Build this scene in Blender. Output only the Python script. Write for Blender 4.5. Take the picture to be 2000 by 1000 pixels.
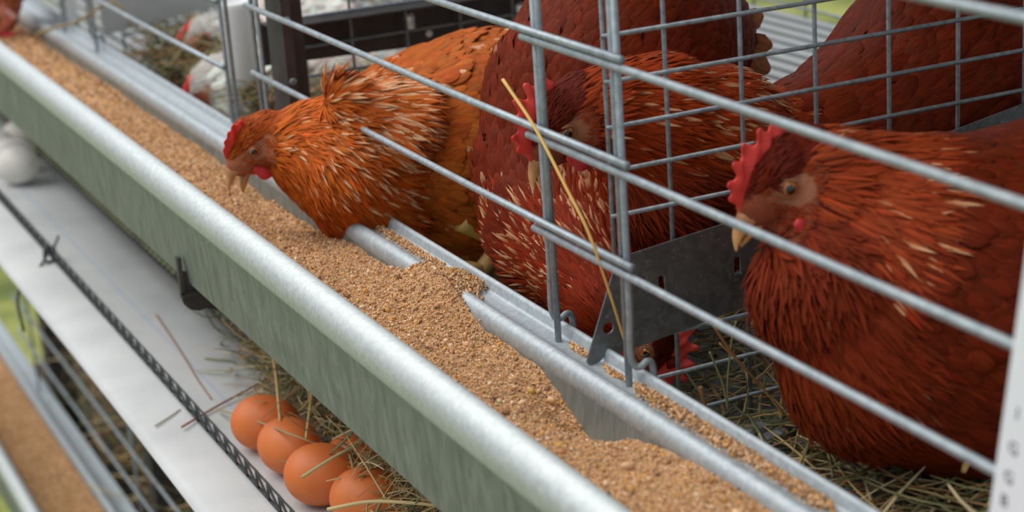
import bpy, math, random
import numpy as np
from mathutils import Matrix, Vector

for _o in list(bpy.data.objects):
    bpy.data.objects.remove(_o)
SC = bpy.context.scene
COL = SC.collection
RNG = np.random.default_rng(7)

# ------------------------------------------------------------------ camera
cam_d = bpy.data.cameras.new('camera')
cam = bpy.data.objects.new('camera', cam_d)
COL.objects.link(cam)
cam.matrix_world = Matrix((( 0.43468317, -0.24711259,  0.86601727,  0.8855),
                           ( 0.89807412,  0.19067614, -0.39636534, -0.4674),
                           (-0.06718196,  0.95004104,  0.30480913,  0.3211),
                           (0, 0, 0, 1)))
cam_d.sensor_width = 36
cam_d.lens = 65.975
cam_d.clip_start = 0.02
cam_d.clip_end = 100
cam_d.dof.use_dof = True
cam_d.dof.focus_distance = 1.17
cam_d.dof.aperture_fstop = 7.6
cam_d.dof.aperture_blades = 7
SC.camera = cam

# ------------------------------------------------------------------ light
SC.view_settings.view_transform = 'Standard'
SC.view_settings.look = 'None'
SC.view_settings.gamma = 1
SC.view_settings.exposure = 0.25
SC.view_settings.use_curve_mapping = False

world = bpy.data.worlds.new('overcast_sky')
SC.world = world
world.use_nodes = True
wn, wl = world.node_tree.nodes, world.node_tree.links
wn.clear()
w_out = wn.new('ShaderNodeOutputWorld')
w_bg = wn.new('ShaderNodeBackground')
w_tc = wn.new('ShaderNodeTexCoord')
w_sep = wn.new('ShaderNodeSeparateXYZ')
w_ramp = wn.new('ShaderNodeValToRGB')
wl.new(w_tc.outputs['Generated'], w_sep.inputs[0])
wl.new(w_sep.outputs['Z'], w_ramp.inputs[0])
w_ramp.color_ramp.elements[0].position = 0.0
w_ramp.color_ramp.elements[0].color = (0.55, 0.60, 0.66, 1)
w_ramp.color_ramp.elements[1].position = 0.75
w_ramp.color_ramp.elements[1].color = (0.92, 0.97, 1.0, 1)
wl.new(w_ramp.outputs[0], w_bg.inputs['Color'])
w_bg.inputs['Strength'].default_value = 0.55
wl.new(w_bg.outputs[0], w_out.inputs[0])

sun_d = bpy.data.lights.new('sun', 'SUN')
sun = bpy.data.objects.new('sun', sun_d)
COL.objects.link(sun)
sun_d.energy = 2.6
sun_d.angle = math.radians(75)
sun_d.color = (1.0, 0.96, 0.90)
sun.rotation_euler = Vector((0.28, 0.34, -0.90)).to_track_quat('-Z', 'Y').to_euler()   # from the front, above, a little from the left

# ------------------------------------------------------------------ helpers
ORG = {}

def mk(name, V, F, mat, parent=None, origin=None, smooth=True, col=None, uv=None):
    """One mesh object. V is in world metres; F is a list of faces or an (n,k) array."""
    V = np.asarray(V, dtype=np.float64).reshape(-1, 3)
    if parent is not None:
        o0 = np.array(ORG[parent.name])
    else:
        o0 = np.array(origin if origin is not None else (0, 0, 0), float)
    me = bpy.data.meshes.new(name)
    if isinstance(F, np.ndarray):
        n, k = F.shape
        me.vertices.add(len(V))
        me.vertices.foreach_set('co', (V - o0).astype(np.float32).ravel())
        me.loops.add(n * k)
        me.loops.foreach_set('vertex_index', F.astype(np.int32).ravel())
        me.polygons.add(n)
        me.polygons.foreach_set('loop_start', (np.arange(n) * k).astype(np.int32))
        me.update(calc_edges=True)
    else:
        me.from_pydata([tuple(v) for v in (V - o0)], [], [tuple(int(i) for i in f) for f in F])
    me.polygons.foreach_set('use_smooth', np.full(len(me.polygons), bool(smooth)))
    if col is not None:
        a = me.color_attributes.new('Col', 'FLOAT_COLOR', 'POINT')
        c = np.ones((len(V), 4), np.float32)
        c[:, :3] = np.clip(col, 0, 1)
        a.data.foreach_set('color', c.ravel())
    if uv is not None:
        l = me.uv_layers.new(name='UVMap')
        li = np.empty(len(me.loops), np.int32)
        me.loops.foreach_get('vertex_index', li)
        l.data.foreach_set('uv', np.asarray(uv, np.float32)[li].ravel())
    me.validate()
    me.materials.append(mat)
    ob = bpy.data.objects.new(name, me)
    COL.objects.link(ob)
    if parent is not None:
        ob.parent = parent
    else:
        ob.location = tuple(o0)
    ORG[ob.name] = tuple(o0)
    return ob

def empty(name, loc):
    e = bpy.data.objects.new(name, None)
    e.empty_display_size = 0.03
    COL.objects.link(e)
    e.location = loc
    ORG[e.name] = tuple(loc)
    return e

def tag(o, label=None, cat=None, group=None, kind=None):
    if label: o['label'] = label
    if cat: o['category'] = cat
    if group: o['group'] = group
    if kind: o['kind'] = kind
    return o

def nrm(v):
    v = np.asarray(v, float)
    return v / (np.linalg.norm(v) + 1e-12)

def smooth_path(P, n=6):
    """Catmull-Rom through the points."""
    P = np.asarray(P, float)
    Q = np.vstack([2 * P[0] - P[1], P, 2 * P[-1] - P[-2]])
    out = []
    for i in range(1, len(Q) - 2):
        a, b, c, d = Q[i - 1], Q[i], Q[i + 1], Q[i + 2]
        for t in np.linspace(0, 1, n, endpoint=False):
            out.append(0.5 * ((2 * b) + (c - a) * t + (2 * a - 5 * b + 4 * c - d) * t * t + (3 * b - a - 3 * c + d) * t ** 3))
    out.append(P[-1])
    return np.array(out)

class MB:
    """Collects shapes for ONE mesh."""
    def __init__(s):
        s.V = []; s.F = []
    def add(s, V, F):
        k = len(s.V)
        s.V += [tuple(v) for v in V]
        s.F += [tuple(i + k for i in f) for f in F]
    def box(s, lo, hi):
        x0, y0, z0 = lo; x1, y1, z1 = hi
        s.add([(x0,y0,z0),(x1,y0,z0),(x1,y1,z0),(x0,y1,z0),(x0,y0,z1),(x1,y0,z1),(x1,y1,z1),(x0,y1,z1)],
              [(0,3,2,1),(4,5,6,7),(0,1,5,4),(1,2,6,5),(2,3,7,6),(3,0,4,7)])
    def tube(s, P, r, seg=8, flat=1.0, cap=True):
        P = np.asarray(P, float); n = len(P)
        r = np.broadcast_to(np.asarray(r, float), (n,))
        T = np.gradient(P, axis=0)
        T /= np.linalg.norm(T, axis=1)[:, None] + 1e-12
        a = np.array((0, 0, 1.0)) if abs(T[0][2]) < 0.9 else np.array((0, 1.0, 0))
        u = nrm(a - T[0] * (a @ T[0]))
        V = []
        for i in range(n):
            u = nrm(u - T[i] * (u @ T[i])); w = np.cross(T[i], u)
            for k in range(seg):
                th = 2 * math.pi * k / seg
                V.append(P[i] + r[i] * (math.cos(th) * u * flat + math.sin(th) * w))
        F = []
        for i in range(n - 1):
            for k in range(seg):
                k2 = (k + 1) % seg
                F.append((i*seg+k, i*seg+k2, (i+1)*seg+k2, (i+1)*seg+k))
        if cap:
            F.append(tuple(range(seg))[::-1]); F.append(tuple((n-1)*seg + k for k in range(seg)))
        s.add(V, F)
    def prism(s, poly, axis, a0, a1):
        """Extrude a polygon given in the two other axes along axis."""
        n = len(poly); V = []
        for a in (a0, a1):
            for p, q in poly:
                V.append({'X': (a, p, q), 'Y': (p, a, q), 'Z': (p, q, a)}[axis])
        F = [tuple(range(n))[::-1], tuple(range(n, 2*n))]
        for i in range(n):
            j = (i + 1) % n
            F.append((i, j, n + j, n + i))
        s.add(V, F)
    def sheet(s, prof, x0, x1, th=0.0011, nx=2):
        """A bent metal sheet: open profile of (y,z), thickness th, extruded along X."""
        p = np.array(prof, float)
        d = np.gradient(p, axis=0); d /= np.linalg.norm(d, axis=1)[:, None]
        nn = np.stack([-d[:, 1], d[:, 0]], 1)
        loop = np.vstack([p, (p + nn * th)[::-1]])
        s.prism([tuple(q) for q in loop], 'X', x0, x1)
    def ellipsoid(s, c, r, M=np.eye(3), nu=20, nv=12):
        V = []; F = []
        for i in range(nv + 1):
            ph = math.pi * i / nv
            for k in range(nu):
                th = 2 * math.pi * k / nu
                q = np.array((r[0]*math.sin(ph)*math.cos(th), r[1]*math.sin(ph)*math.sin(th), r[2]*math.cos(ph)))
                V.append(np.asarray(c) + M @ q)
        for i in range(nv):
            for k in range(nu):
                k2 = (k + 1) % nu
                F.append((i*nu+k, (i+1)*nu+k, (i+1)*nu+k2, i*nu+k2))
        s.add(V, F)
    def build(s, name, mat, parent=None, **kw):
        return mk(name, s.V, s.F, mat, parent, **kw)

def vnoise(x, y, seed=0):
    """2-D value noise in [0,1]."""
    xi = np.floor(x).astype(np.int64); yi = np.floor(y).astype(np.int64)
    fx = x - xi; fy = y - yi
    fx = fx*fx*(3-2*fx); fy = fy*fy*(3-2*fy)
    def h(a, b):
        n = (a * 374761393 + b * 668265263 + seed * 974634737) & 0x7fffffff
        n = ((n ^ (n >> 13)) * 1274126177) & 0x7fffffff
        return ((n ^ (n >> 16)) & 0xffff) / 65535.0
    return (h(xi, yi)*(1-fx)+h(xi+1, yi)*fx)*(1-fy) + (h(xi, yi+1)*(1-fx)+h(xi+1, yi+1)*fx)*fy

def fbm(x, y, oct=4, seed=0):
    s = 0; a = 0.5
    for i in range(oct):
        s = s + a * vnoise(x * 2**i, y * 2**i, seed + i); a *= 0.5
    return s

# ------------------------------------------------------------------ materials
def new_mat(name):
    m = bpy.data.materials.new(name); m.use_nodes = True
    nt = m.node_tree
    return m, nt, nt.nodes['Principled BSDF']

def plain(name, c, rough=0.5, metal=0.0, noise=None, bump=None, spec=0.5, coat=0):
    m, nt, b = new_mat(name)
    b.inputs['Base Color'].default_value = (*c, 1)
    b.inputs['Roughness'].default_value = rough
    b.inputs['Metallic'].default_value = metal
    b.inputs['Specular IOR Level'].default_value = spec
    b.inputs['Coat Weight'].default_value = coat
    tc = nt.nodes.new('ShaderNodeTexCoord')
    if noise:
        c2, sc, lo, hi = noise
        n = nt.nodes.new('ShaderNodeTexNoise'); n.inputs['Scale'].default_value = sc; n.inputs['Detail'].default_value = 6
        r = nt.nodes.new('ShaderNodeValToRGB')
        r.color_ramp.elements[0].position = lo; r.color_ramp.elements[0].color = (*c, 1)
        r.color_ramp.elements[1].position = hi; r.color_ramp.elements[1].color = (*c2, 1)
        nt.links.new(tc.outputs['Object'], n.inputs['Vector'])
        nt.links.new(n.outputs['Fac'], r.inputs[0]); nt.links.new(r.outputs[0], b.inputs['Base Color'])
    if bump:
        sc, st, dist = bump
        n = nt.nodes.new('ShaderNodeTexNoise'); n.inputs['Scale'].default_value = sc; n.inputs['Detail'].default_value = 4
        bp = nt.nodes.new('ShaderNodeBump'); bp.inputs['Strength'].default_value = st; bp.inputs['Distance'].default_value = dist
        nt.links.new(tc.outputs['Object'], n.inputs['Vector'])
        nt.links.new(n.outputs['Fac'], bp.inputs['Height']); nt.links.new(bp.outputs[0], b.inputs['Normal'])
    return m

def galvanized(name, c1, c2, rough=0.42, metal=0.75, scale=60, streak=False, speck=None):
    """Zinc coat: spangle flakes and fine grain, optional vertical streaks and dark specks."""
    m, nt, b = new_mat(name)
    N, L = nt.nodes, nt.links
    tc = N.new('ShaderNodeTexCoord')
    vo = N.new('ShaderNodeTexVoronoi'); vo.inputs['Scale'].default_value = scale * 2.2
    no = N.new('ShaderNodeTexNoise'); no.inputs['Scale'].default_value = scale; no.inputs['Detail'].default_value = 7
    no.inputs['Roughness'].default_value = 0.65
    mp = N.new('ShaderNodeMapping')
    if streak: mp.inputs['Scale'].default_value = (1.0, 1.0, 0.28)
    L.new(tc.outputs['Object'], mp.inputs[0])
    L.new(mp.outputs[0], vo.inputs['Vector']); L.new(mp.outputs[0], no.inputs['Vector'])
    sp = N.new('ShaderNodeSeparateColor'); L.new(vo.outputs['Color'], sp.inputs[0])
    mx = N.new('ShaderNodeMath'); mx.operation = 'MULTIPLY_ADD'
    L.new(sp.outputs[0], mx.inputs[0]); mx.inputs[1].default_value = 0.22; L.new(no.outputs['Fac'], mx.inputs[2])
    r = N.new('ShaderNodeValToRGB')
    r.color_ramp.elements[0].position = 0.36; r.color_ramp.elements[0].color = (*c1, 1)
    r.color_ramp.elements[1].position = 0.85; r.color_ramp.elements[1].color = (*c2, 1)
    L.new(mx.outputs[0], r.inputs[0])
    out = r.outputs[0]
    if speck:
        n2 = N.new('ShaderNodeTexNoise'); n2.inputs['Scale'].default_value = 260; n2.inputs['Detail'].default_value = 3
        L.new(mp.outputs[0], n2.inputs['Vector'])
        r2 = N.new('ShaderNodeValToRGB')
        r2.color_ramp.elements[0].position = 0.62; r2.color_ramp.elements[0].color = (0, 0, 0, 1)
        r2.color_ramp.elements[1].position = 0.70; r2.color_ramp.elements[1].color = (1, 1, 1, 1)
        L.new(n2.outputs['Fac'], r2.inputs[0])
        mm = N.new('ShaderNodeMix'); mm.data_type = 'RGBA'
        L.new(r2.outputs[0], mm.inputs['Factor']); L.new(out, mm.inputs[6]); mm.inputs[7].default_value = (*speck, 1)
        out = mm.outputs[2]
    L.new(out, b.inputs['Base Color'])
    b.inputs['Metallic'].default_value = metal
    rr = N.new('ShaderNodeMapRange'); rr.inputs[3].default_value = rough - 0.08; rr.inputs[4].default_value = rough + 0.14
    L.new(no.outputs['Fac'], rr.inputs[0]); L.new(rr.outputs[0], b.inputs['Roughness'])
    bp = N.new('ShaderNodeBump'); bp.inputs['Strength'].default_value = 0.12; bp.inputs['Distance'].default_value = 0.0006
    L.new(mx.outputs[0], bp.inputs['Height']); L.new(bp.outputs[0], b.inputs['Normal'])
    return m

def attr_mat(name, rough=0.6, fibre=False, spec=0.3, bump=None, sss=0.0, sheen=0.0, coat=0.0):
    """Colour from the mesh's own colour attribute; feathers get barbs along their length."""
    m, nt, b = new_mat(name)
    N, L = nt.nodes, nt.links
    at = N.new('ShaderNodeAttribute'); at.attribute_name = 'Col'
    out = at.outputs['Color']
    if fibre:
        uv = N.new('ShaderNodeUVMap'); uv.uv_map = 'UVMap'
        mp = N.new('ShaderNodeMapping'); mp.inputs['Scale'].default_value = (9, 1.6, 1)
        L.new(uv.outputs[0], mp.inputs[0])
        no = N.new('ShaderNodeTexNoise'); no.noise_dimensions = '2D'; no.inputs['Scale'].default_value = 1.0; no.inputs['Detail'].default_value = 3
        L.new(mp.outputs[0], no.inputs['Vector'])
        mr = N.new('ShaderNodeMapRange'); mr.inputs[1].default_value = 0.25; mr.inputs[2].default_value = 0.75
        mr.inputs[3].default_value = 0.72; mr.inputs[4].default_value = 1.28
        L.new(no.outputs['Fac'], mr.inputs[0])
        mu = N.new('ShaderNodeVectorMath'); mu.operation = 'SCALE'
        L.new(out, mu.inputs[0]); L.new(mr.outputs[0], mu.inputs['Scale'])
        out = mu.outputs[0]
        bp = N.new('ShaderNodeBump'); bp.inputs['Strength'].default_value = 0.35; bp.inputs['Distance'].default_value = 0.0006
        L.new(no.outputs['Fac'], bp.inputs['Height']); L.new(bp.outputs[0], b.inputs['Normal'])
    if bump:
        tc = N.new('ShaderNodeTexCoord')
        no = N.new('ShaderNodeTexNoise'); no.inputs['Scale'].default_value = bump[0]; no.inputs['Detail'].default_value = 4
        L.new(tc.outputs['Object'], no.inputs['Vector'])
        bp = N.new('ShaderNodeBump'); bp.inputs['Strength'].default_value = bump[1]; bp.inputs['Distance'].default_value = 0.001
        L.new(no.outputs['Fac'], bp.inputs['Height']); L.new(bp.outputs[0], b.inputs['Normal'])
    L.new(out, b.inputs['Base Color'])
    b.inputs['Roughness'].default_value = rough
    b.inputs['Specular IOR Level'].default_value = spec
    b.inputs['Sheen Weight'].default_value = sheen
    b.inputs['Coat Weight'].default_value = coat
    if sss:
        b.inputs['Subsurface Weight'].default_value = sss
        b.inputs['Subsurface Radius'].default_value = (0.006, 0.002, 0.001)
        b.inputs['Subsurface Scale'].default_value = 0.6
    return m

M_RIM = galvanized('galvanized_rim', (0.46, 0.51, 0.53), (0.64, 0.69, 0.71), 0.50, 0.3, 260)
M_PANEL = galvanized('galvanized_panel', (0.145, 0.168, 0.160), (0.265, 0.295, 0.280), 0.52, 0.35, 110, streak=True, speck=(0.16, 0.19, 0.18))
M_RAIL = galvanized('galvanized_rail', (0.34, 0.39, 0.43), (0.52, 0.58, 0.62), 0.52, 0.35, 220)
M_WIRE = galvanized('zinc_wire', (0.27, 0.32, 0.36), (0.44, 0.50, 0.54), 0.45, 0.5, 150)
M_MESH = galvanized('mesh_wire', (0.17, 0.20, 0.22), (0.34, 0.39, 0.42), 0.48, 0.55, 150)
M_PLATE = galvanized('grey_plate', (0.14, 0.155, 0.16), (0.25, 0.27, 0.28), 0.45, 0.6, 110, speck=(0.32, 0.33, 0.33))
M_DARK = galvanized('dark_steel', (0.045, 0.042, 0.045), (0.085, 0.08, 0.08), 0.5, 0.3, 60)
M_LIGHTPANEL = galvanized('light_panel', (0.42, 0.44, 0.46), (0.52, 0.54, 0.55), 0.5, 0.3, 20)
M_WHITE = plain('white_plastic', (0.86, 0.87, 0.89), 0.4)
M_GREYPL = plain('grey_plastic', (0.27, 0.285, 0.30), 0.5)
M_BLACKPL = plain('black_plastic', (0.022, 0.027, 0.032), 0.45)
M_DARKFLOOR = plain('dark_floor_sheet', (0.035, 0.028, 0.022), 0.8, noise=((0.09, 0.065, 0.045), 30, 0.35, 0.7))
M_PAPER = plain('white_card', (0.84, 0.88, 0.95), 0.6)
M_INK = plain('black_ink', (0.06, 0.07, 0.10), 0.7)

def belt_mat():
    m, nt, b = new_mat('woven_belt')
    N, L = nt.nodes, nt.links
    tc = N.new('ShaderNodeTexCoord'); sp = N.new('ShaderNodeSeparateXYZ'); L.new(tc.outputs['Object'], sp.inputs[0])
    def M(op, a, bb=None, c=None):
        n = N.new('ShaderNodeMath'); n.operation = op
        for i, v in enumerate((a, bb, c)):
            if v is None: continue
            if isinstance(v, (int, float)): n.inputs[i].default_value = v
            else: L.new(v, n.inputs[i])
        return n.outputs[0]
    # the thin blue thread woven along the belt, broken into dashes
    d = M('ABSOLUTE', M('SUBTRACT', sp.outputs['Y'], -0.0945))
    line = M('LESS_THAN', d, 0.0016)
    dash = M('GREATER_THAN', M('SINE', M('MULTIPLY', sp.outputs['X'], 900)), -0.2)
    mask = M('MULTIPLY', M('MULTIPLY', line, dash), 0.45)
    no = N.new('ShaderNodeTexNoise'); no.inputs['Scale'].default_value = 14; no.inputs['Detail'].default_value = 5
    L.new(tc.outputs['Object'], no.inputs['Vector'])
    r = N.new('ShaderNodeValToRGB')
    r.color_ramp.elements[0].position = 0.3; r.color_ramp.elements[0].color = (0.54, 0.555, 0.57, 1)
    r.color_ramp.elements[1].position = 0.62; r.color_ramp.elements[1].color = (0.64, 0.655, 0.67, 1)
    L.new(no.outputs['Fac'], r.inputs[0])
    mm = N.new('ShaderNodeMix'); mm.data_type = 'RGBA'
    L.new(mask, mm.inputs['Factor']); L.new(r.outputs[0], mm.inputs[6]); mm.inputs[7].default_value = (0.25, 0.42, 0.75, 1)
    L.new(mm.outputs[2], b.inputs['Base Color'])
    wv = M('MULTIPLY', M('SINE', M('MULTIPLY', sp.outputs['X'], 2600)), M('SINE', M('MULTIPLY', sp.outputs['Y'], 2600)))
    bp = N.new('ShaderNodeBump'); bp.inputs['Strength'].default_value = 0.5; bp.inputs['Distance'].default_value = 0.0006
    L.new(wv, bp.inputs['Height']); L.new(bp.outputs[0], b.inputs['Normal'])
    b.inputs['Roughness'].default_value = 0.75
    return m
M_BELT = belt_mat()
M_GRASS = plain('grass_ground', (0.10, 0.13, 0.025), 0.9, noise=((0.34, 0.36, 0.09), 6, 0.35, 0.7), bump=(40, 0.8, 0.03))
M_FEED = attr_mat('feed_meal', 0.85, spec=0.2, bump=(900, 0.5))
M_HAY = attr_mat('dry_hay', 0.6, spec=0.35)
M_FEATHER = attr_mat('feather', 0.55, fibre=True, spec=0.09)
M_SKIN = attr_mat('hen_skin', 0.65, spec=0.12, bump=(700, 0.5), sss=0.0)
M_COMB = attr_mat('red_comb', 0.42, spec=0.45, bump=(900, 0.35), sss=0.25)
M_BEAK = attr_mat('horn_beak', 0.35, spec=0.5, bump=(400, 0.1))
M_EYE = attr_mat('eye', 0.08, spec=0.6, coat=1.0)
M_SHANK = plain('yellow_shank', (0.62, 0.40, 0.14), 0.5, bump=(500, 0.6, 0.001))
M_EGG_B = plain('brown_eggshell', (0.68, 0.150, 0.028), 0.5, noise=((0.76, 0.205, 0.050), 30, 0.3, 0.7), bump=(1500, 0.08, 0.0004))
M_EGG_W = plain('white_eggshell', (0.82, 0.80, 0.76), 0.5, noise=((0.74, 0.70, 0.64), 30, 0.3, 0.7))

# ================================================================== SETTING
g = MB(); g.box((-9, -6, -1.12), (3, 9, -1.10))
tag(g.build('ground', M_GRASS, smooth=False), kind='structure')

g = MB(); g.box((-0.32, 0.01, 0.375), (0.66, 0.70, 0.385))
tag(g.build('shade_sheet', M_LIGHTPANEL, smooth=False), kind='structure')      # unseen sheet added above the frame to shade the hens below

# ================================================================== CAGE BATTERY (upper tier; the lower tier repeats it 0.64 m down)
TIER = -0.637

def make_trough(x0, x1, z, label, joint=True):
    t = tag(empty('feed_trough', (0, -0.085, z - 0.115)), label, 'feed trough')
    # front panel and floor of the pan, then its back wall
    p = MB()
    p.sheet([(-0.1388, z-0.0505), (-0.1379, z-0.058), (-0.1375, z-0.066), (-0.1365, z-0.085), (-0.1345, z-0.106), (-0.128, z-0.111), (-0.060, z-0.1135), (-0.047, z-0.110), (-0.0405, z-0.100), (-0.0365, z-0.068)], x0, x1, 0.0012)
    p.build('trough_pan', M_PANEL, t, smooth=False)
    r = MB()
    a = []
    # rolled edge: nearly flat sloped crown, round nose, tucked under
    prof = [(-0.1220,z-0.0370),(-0.1235,z-0.0325),(-0.1262,z-0.0290),(-0.1300,z-0.0272),(-0.1340,z-0.0276),(-0.1376,z-0.0300),(-0.1402,z-0.0335),(-0.1414,z-0.0380),(-0.1412,z-0.0425),(-0.1400,z-0.0475),(-0.1390,z-0.0510)]
    r.sheet(prof, x0, x1, 0.0012)
    ro = r.build('rolled_rim', M_RIM, t)
    b = MB()
    prof = [(-0.0362,z-0.0700),(-0.0365,z-0.0640),(-0.0357,z-0.0605),(-0.0338,z-0.0582),(-0.0314,z-0.0577),(-0.0294,z-0.0588),(-0.0280,z-0.0610),(-0.0262,z-0.0628),(-0.0205,z-0.0634),(-0.0140,z-0.0634),(-0.0118,z-0.0628),(-0.0108,z-0.0610),(-0.0100,z-0.0570),(-0.0092,z-0.0556),(-0.0082,z-0.0560)]
    if joint:
        b.sheet(prof, x0, -0.1565, 0.0012); b.build('rear_rail', M_RAIL, t)
        b = MB(); b.sheet(prof, -0.1535, x1, 0.0012); b.build('rear_rail', M_RAIL, t)
    else:
        b.sheet(prof, x0, x1, 0.0012); b.build('rear_rail', M_RAIL, t)
    return t
trough = make_trough(-2.3, 0.62, 0.0, 'galvanized feed trough with rolled rim running along the front of the cages', joint=False)
trough_low = make_trough(-2.3, -0.75, TIER, 'galvanized feed trough of the tier below, at bottom left under the belt', joint=False)
for t in (trough, trough_low):
    for c in t.children:
        if c.name.startswith(('rolled_rim', 'rear_rail')):
            m = c.modifiers.new('bevel', 'BEVEL'); m.width = 0.0004; m.segments = 1; m.limit_method = 'ANGLE'; m.angle_limit = 1.2

# bracket under the trough: a dark tab hooked up in front of the panel
b = MB()
tab = [(-0.4200, -0.1384, -0.0964), (-0.4200, -0.1414, -0.1078), (-0.4200, -0.1416, -0.1158), (-0.4200, -0.1400, -0.1222), (-0.4200, -0.1359, -0.1272), (-0.4200, -0.1291, -0.1294), (-0.4200, -0.1238, -0.1285), (-0.4200, -0.1096, -0.1340), (-0.4200, -0.0920, -0.1386), (-0.4200, -0.0616, -0.1410), (-0.4200, -0.0598, -0.1249)]
b.prism([(p[1], p[2]) for p in tab], 'X', -0.4225, -0.4200)
tb = b.build('trough_bracket', M_DARK, origin=(-0.421, -0.12, -0.15), smooth=False)
tag(tb, 'dark rounded metal bracket tab hooked up under the trough', 'bracket')
b = MB(); b.box((-0.4240, -0.1415, -0.1140), (-0.4180, -0.1385, -0.0850)); b.box((-0.4240, -0.1415, -0.1175), (-0.4180, -0.1200, -0.1130))
tag(b.build('hook', M_DARK, tb, smooth=False), 'narrow hook of the bracket over the trough front')

# ---------------------------------------------------------------- front grids
RB, RV = 0.0023, 0.0020
YB = -0.0225                       # bars run in front of the uprights
def upright(x, ztop, zbot, hook, z):
    """A wire of the front: straight into the rail, or bent back over its rear edge."""
    if not hook:
        return [(x, -0.0182, ztop), (x, -0.0182, zbot + z)]
    P = [(x,-0.0182,ztop),(x,-0.0182,z+0.0),(x,-0.0182,z-0.022),(x-0.0012,-0.0182,z-0.036),(x-0.0015,-0.0178,z-0.0455),(x-0.001,-0.0158,z-0.0500),(x,-0.0128,z-0.0502),(x,-0.0095,z-0.0484),(x,-0.0068,z-0.0492),(x,-0.0054,z-0.0535),(x,-0.0052,z-0.0640)]
    return [tuple(q) for q in P[:3]] + [tuple(q) for q in smooth_path(P[2:], 5)][1:]

def front_grid(x0, x1, zs, ups, ztop, z, label, group='cage front wire grids'):
    e = tag(empty('cage_front_grid', ((x0+x1)/2, -0.02, z-0.06)), label, 'wire grid', group)
    for zz in zs:
        b = MB(); b.tube([(x0, YB, zz), (x0+0.2*(x1-x0), YB, zz+0.0004), (x0+0.7*(x1-x0), YB, zz-0.0006), (x1, YB, zz)], RB, 10)
        b.build('horizontal_bar', M_WIRE, e)
    for x, hook in ups:
        b = MB(); b.tube(upright(x, ztop, -0.0630, hook, z), RV, 10)
        b.build('upright_wire', M_WIRE, e)
    return e
front_grid(-0.568, 0.0630, (0.0112, 0.0668, 0.1222, 0.1785), ((-0.5525, True), (-0.5665, False), (0.0452, False), (0.0500, True)), 0.26, 0.0,
           'grey wire cage front before the orange hen and the yellow straw', 'cage front wire grids')
front_grid(-0.0530, 0.640, (0.0050, 0.0606, 0.1172, 0.1860), ((-0.0392, False), (-0.0447, True), (0.62, False)), 0.26, 0.0,
           'grey wire cage front across the hen at the right, ending behind the white card')
front_grid(-1.215, -0.6500, (0.0020, 0.0590, 0.1150), ((-1.145, False), (-1.165, True), (-0.6560, True), (-0.6390, False)), 0.26, 0.0,
           'blurred wire cage front at upper left, beyond the white tube')
front_grid(-1.95, -1.27, (0.0060, 0.0620, 0.118), ((-1.30, False), (-1.285, True), (-1.94, True)), 0.2, 0.0,
           'farthest blurred wire cage front at the top left corner')
front_grid(-1.95, -0.85, (TIER+0.0112, TIER+0.0668, TIER+0.1222), ((-1.86, False), (-1.25, True)), TIER+0.17, TIER,
           'blurred wire cage front of the tier below, at lower left')
for x, lab in ((-1.835, 'dark steel post of the lower tier at the left edge'), (-1.235, 'dark steel post of the lower tier behind its wire bars')):
    b = MB(); b.prism([(x-0.02,-0.006),(x+0.02,-0.006),(x+0.02,0.030),(x+0.017,0.030),(x+0.017,-0.003),(x-0.02,-0.003)], 'Z', TIER-0.45, TIER+0.30)
    tag(b.build('cage_post', M_DARK, origin=(x, 0, TIER-0.45), smooth=False), lab, 'post', 'dark cage posts')

# ---------------------------------------------------------------- partitions
def mesh_panel(x, ys, zs, y0, y1, z0, z1, label):
    e = tag(empty('mesh_partition', (x, y0, z0)), label, 'wire mesh', 'wire mesh partitions')
    for y in ys:
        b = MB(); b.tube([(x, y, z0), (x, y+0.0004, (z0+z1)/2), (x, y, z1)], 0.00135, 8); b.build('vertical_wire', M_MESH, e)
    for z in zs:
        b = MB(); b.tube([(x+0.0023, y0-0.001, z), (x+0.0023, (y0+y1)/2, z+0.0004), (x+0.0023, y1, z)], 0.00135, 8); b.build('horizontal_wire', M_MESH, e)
    return e
YS = [0.0005, 0.0384, 0.0872, 0.1373, 0.1889, 0.2394, 0.290, 0.341, 0.392, 0.443, 0.494]
ZS = [-0.130 + 0.0254*k - 0.0005 for k in range(16)]
mesh_panel(0.0, YS, [z - 0.0005 for z in (0.1985,0.1733,0.1478,0.1225,0.0971,0.0717,0.0469,0.0211,-0.0043,-0.0297,-0.0551,-0.0805,-0.1059)], 0.0, 0.494, -0.128, 0.23,
           'grey wire mesh partition between the middle hens and the hen at the right')
mesh_panel(-0.610, [0.03+0.051*k for k in range(9)], [-0.11+0.0254*k for k in range(13)], 0.03, 0.44, -0.128, 0.22,
           'blurred wire mesh partition under the dark slotted beam')
mesh_panel(-1.22, [0.03+0.051*k for k in range(8)], [-0.11+0.0508*k for k in range(7)], 0.03, 0.39, -0.128, 0.22,
           'far wire mesh partition by the light grey sheet')
# rear mesh of the row
e = tag(empty('rear_mesh', (-0.6, 0.66, -0.06)), 'dark wire mesh closing the back of the cages, blurred between the hens', 'wire mesh')
for k in range(26):
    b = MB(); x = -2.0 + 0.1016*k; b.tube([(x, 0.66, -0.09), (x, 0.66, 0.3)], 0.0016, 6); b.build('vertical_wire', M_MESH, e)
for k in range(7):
    b = MB(); z = -0.06 + 0.0508*k; b.tube([(-2.0, 0.658, z), (0.6, 0.658, z)], 0.0016, 6); b.build('horizontal_wire', M_MESH, e)

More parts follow.
